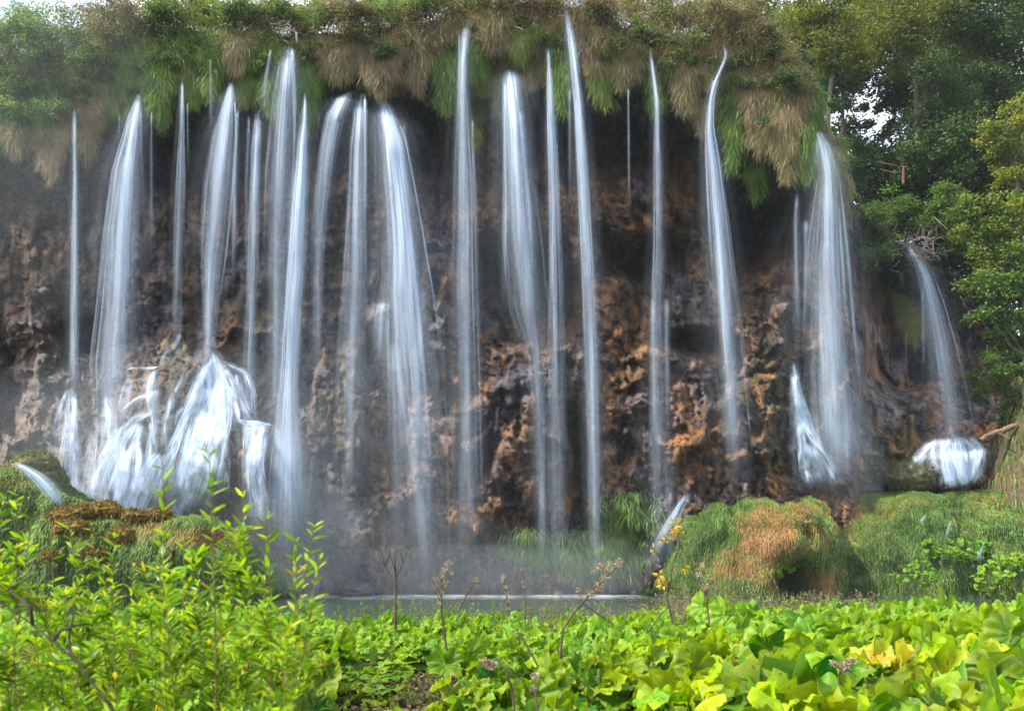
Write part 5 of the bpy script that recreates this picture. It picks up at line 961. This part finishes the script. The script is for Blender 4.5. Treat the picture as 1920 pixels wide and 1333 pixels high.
# ------------------------------------------------------------------ dead stalks standing above the bed
SEED = leaf_mat('dry seed heads', [(0, (.12, .08, .05)), (.5, (.33, .25, .18)), (1, (.62, .54, .44))], .3)
YLF = leaf_mat('autumn leaves', [(0, (.2, .22, .03)), (.5, (.5, .4, .04)), (1, (.62, .4, .08))], .4, blem=(30, .6, (.15, .08, .03)))
def head(mb, c, rad, n, r, size):
    d = norm(r.normal(size=(n, 3)))*r.uniform(.2, 1, n)[:, None]*rad; ax = norm(d+r.normal(size=(n, 3))*.01); mb.leaves(c+d*.6, ax, norm(np.cross(ax, r.normal(size=(n, 3)))), size, size*.3, r.uniform(0, 1, n))
def dead(label, Y, pts, twigs, heads, seed, w0=.009, name='dead_stalk', mat=DEAD, hmat=SEED, hs=.018, rad0=1.):
    """pts: main stem pixels from the bottom; twigs: polylines; heads: (px,py,rpx,n)"""
    r = np.random.default_rng(seed); q = [at(x, y, Y+.03*i) for i, (x, y) in enumerate(pts)]; root = empty(name, q[0], label, 'dead plant'); w0 *= 1.5; tb = MB(); tb.tube(q, np.linspace(w0, w0*.5, len(q)), 5)
    for tw in twigs: tb.tube([at(x, y, Y+r.uniform(-.1, .1)*(i > 0)) for i, (x, y) in enumerate(tw)], np.linspace(w0*.5, w0*.2, len(tw)), 4)
    adopt(tb.build('stem', mat), root)
    for x, y, rp, n in heads: mb = MB(); head(mb, at(x, y, Y), rp/F*Y*1.15, int(n*1.3), r, hs); adopt(mb.build('leaf_tuft' if hmat is YLF else 'seed_head', hmat, smooth=False), root)
Yd = 12.
dead('dark branching umbel skeleton, tallest dead stalk in front of the pool', Yd, [(741, 1180), (742, 1120), (742, 1075), (740, 1035)],
     [[(742, 1092), (722, 1062), (708, 1038)], [(742, 1085), (756, 1055), (766, 1030)], [(722, 1062), (718, 1042), (716, 1028)], [(722, 1062), (730, 1040), (733, 1028)], [(756, 1055), (752, 1040), (748, 1030)], [(742, 1075), (735, 1050), (728, 1030)], [(766, 1030), (776, 1022)], [(766, 1030), (760, 1022)], [(708, 1038), (704, 1032)], [(740, 1035), (745, 1027)]],
     [(766, 1030, 5, 14), (708, 1036, 3, 5), (716, 1028, 3, 5), (740, 1034, 3, 6), (733, 1028, 2, 4)], 1, .013)
dead('shaggy brown seed stalk with pale tufts right of the umbel skeleton', 10, [(838, 1220), (828, 1150), (828, 1090), (840, 1055)],
     [[(828, 1120), (812, 1090)], [(828, 1130), (815, 1105)], [(829, 1100), (845, 1080)], [(828, 1090), (820, 1075)]],
     [(840, 1056, 9, 60), (834, 1068, 9, 60), (828, 1082, 9, 60), (836, 1094, 8, 40), (814, 1086, 5, 16), (818, 1100, 6, 24), (826, 1110, 7, 40), (824, 1130, 6, 36), (846, 1074, 6, 20)], 2, .010)
dead('slanting thin stalk with a brown feathery head', 10.5, [(860, 1145), (875, 1115), (890, 1092)], [[(890, 1092), (898, 1085)], [(890, 1092), (905, 1092)], [(890, 1092), (886, 1084)]], [(893, 1087, 8, 40)], 3, .007)
dead('upright dotted seed stalk in front of the pool', 10.5, [(955, 1155), (950, 1115), (944, 1082)], [], [(944, 1082, 5, 30), (941, 1090, 5, 30), (947, 1100, 4, 24), (950, 1112, 4, 22), (953, 1126, 4, 22), (954, 1140, 4, 18)], 4, .008)
dead('very thin dark stalk with a small flat top', 11, [(985, 1180), (984, 1120), (980, 1068)], [], [(979, 1067, 5, 18), (981, 1090, 2, 14), (982, 1100, 2, 14)], 5, .006)
dead('big tan seed plume bending to the right over the bed', 7.5, [(1050, 1235), (1056, 1180), (1075, 1150), (1110, 1110), (1140, 1065)],
     [[(1110, 1110), (1125, 1075)], [(1120, 1100), (1160, 1060)], [(1100, 1120), (1112, 1090)]], [(1142, 1062, 12, 80), (1160, 1055, 10, 60), (1125, 1062, 9, 50), (1136, 1082, 12, 90), (1122, 1100, 11, 90), (1108, 1112, 10, 70), (1112, 1072, 6, 24)], 6, .008, hs=.02)
dead('short brown weed beside the tan plume', 10, [(1150, 1170), (1090, 1130), (1085, 1105)], [], [(1085, 1105, 8, 40), (1092, 1120, 8, 36)], 7, .006)
dead('arched brown stalk with a drooping dark head in the lower middle', 5.6, [(965, 1333), (960, 1290), (948, 1255), (935, 1235), (918, 1240)], [[(960, 1290), (985, 1260), (1010, 1262)], [(1010, 1262), (1030, 1290)]], [(920, 1246, 13, 110), (908, 1240, 9, 50)], 8, .006, hs=.02)
dead('brown crumpled seed head at the bottom middle', 5.2, [(1010, 1340), (1005, 1320), (1003, 1290)], [], [(1004, 1268, 10, 60), (1000, 1290, 8, 40)], 9, .006)
dead('whitish fluffy seed head among the leaves at the lower right', 6.2, [(1575, 1300), (1572, 1270), (1580, 1250)], [[(1572, 1270), (1595, 1245)]], [(1578, 1248, 12, 110), (1596, 1240, 10, 90), (1562, 1242, 8, 50), (1588, 1256, 9, 60)], 10, .006, hs=.018)
dead('long pale diagonal straw leaning over the bed', 9, [(1215, 1185), (1240, 1150), (1290, 1105)], [], [(1290, 1104, 2, 4)], 11, .006)
dead('leaning dark straw crossing the bed in the middle', 7, [(1010, 1250), (985, 1205), (972, 1185)], [[(985, 1205), (990, 1190)]], [(972, 1184, 3, 8)], 12, .006)
dead('dead bramble spray with yellow leaves in front of the mound', 8, [(1262, 1170), (1250, 1120), (1262, 1060), (1275, 1020), (1262, 985)], [[(1262, 1060), (1235, 1040), (1222, 1028)], [(1262, 1060), (1285, 1065)], [(1250, 1100), (1232, 1085)], [(1275, 1020), (1290, 1050)]],
     [(1265, 985, 12, 12), (1270, 1000, 12, 10), (1248, 1012, 12, 10), (1225, 1030, 7, 5), (1236, 1080, 9, 7), (1245, 1095, 10, 8), (1282, 1066, 8, 7), (1280, 1003, 8, 6)], 13, .006, hmat=YLF, hs=.06)
dead('pale fluffy weed right of the bramble spray', 9, [(1330, 1170), (1325, 1120), (1310, 1080)], [[(1325, 1120), (1335, 1085)], [(1325, 1110), (1316, 1090)]], [(1310, 1078, 9, 40), (1336, 1084, 7, 30), (1322, 1100, 9, 40), (1316, 1060, 6, 20), (1342, 1100, 6, 20)], 14, .006, hs=.022)
print('foreground ok')

# ------------------------------------------------------------------ mist
def vol(name, label, dens, verts, faces, smooth=True, col=(.84, .93, 1)):
    k = NT(name+' volume'); p = k.n('VolumePrincipled'); p.inputs['Color'].default_value = (*col, 1); p.inputs['Density'].default_value = dens; p.inputs['Anisotropy'].default_value = 0; k.l(p.outputs[0], k.out.inputs[1])
    me = bpy.data.meshes.new(name); me.from_pydata(verts, [], faces); me.materials.append(k.m); me.update(); o = new(name, me); return tag(o, label, name, kind='stuff')
def ellipsoid(c, rad, n=20):
    vs = [(c[0], c[1], c[2]+rad[2])]; fs = []
    for i in range(1, n):
        for j in range(2*n): ph = math.pi*i/n; th = math.pi*j/n; vs.append((c[0]+rad[0]*math.sin(ph)*math.cos(th), c[1]+rad[1]*math.sin(ph)*math.sin(th), c[2]+rad[2]*math.cos(ph)))
    vs.append((c[0], c[1], c[2]-rad[2])); m = 2*n
    for j in range(m): fs.append((0, 1+j, 1+(j+1) % m)); fs.append((len(vs)-1, 1+(n-2)*m+(j+1) % m, 1+(n-2)*m+j))
    for i in range(n-2):
        for j in range(m): a = 1+i*m+j; b_ = 1+i*m+(j+1) % m; fs.append((a, a+m, b_+m, b_))
    return vs, fs
for x, y, Y, rx, ry, rz, dn, lab in [(700, 1040, 46, 8, 2.2, 3.0, .018, 'spray mist at the foot of the middle falls'), (860, 1080, 46, 10, 2.0, 1.7, .024, 'low spray along the foam line'), (560, 1010, 44, 3.4, 2.0, 3.2, .034, 'spray around the splash of the brightest fall'),
        (1050, 1070, 46, 5, 1.8, 2.2, .022, 'thin spray over the green cliff foot'), (330, 830, 43, 8, 2.4, 5.0, .015, 'spray over the left white cascades'), (700, 850, 45.5, 6, 2, 8, .015, 'thin spray veil left of the middle'), (1580, 880, 48, 2.4, 1.2, 2.6, .03, 'spray at the foot of the big grey veil'),
        (120, 850, 42, 6, 2.2, 4.5, .014, 'spray at the far left foot'), (20, 120, 43, 7, 3, 8, .006, 'pale sunlit haze in the upper left corner'), (60, 420, 43, 6, 2, 5, .007, 'thin pale haze in front of the left rock')]:
    c = at(x, y, Y); v, f = ellipsoid(c, (rx, ry, rz)); vol('mist', lab, dn, v, f)
x0, x1, y0, y1, z0, z1 = -340, 340, -70, 640, -8, 60
vol('haze', 'thin bluish air over the whole valley', .0002, [(x, y, z) for x in (x0, x1) for y in (y0, y1) for z in (z0, z1)], [(0, 1, 3, 2), (4, 6, 7, 5), (0, 4, 5, 1), (2, 3, 7, 6), (0, 2, 6, 4), (1, 5, 7, 3)])
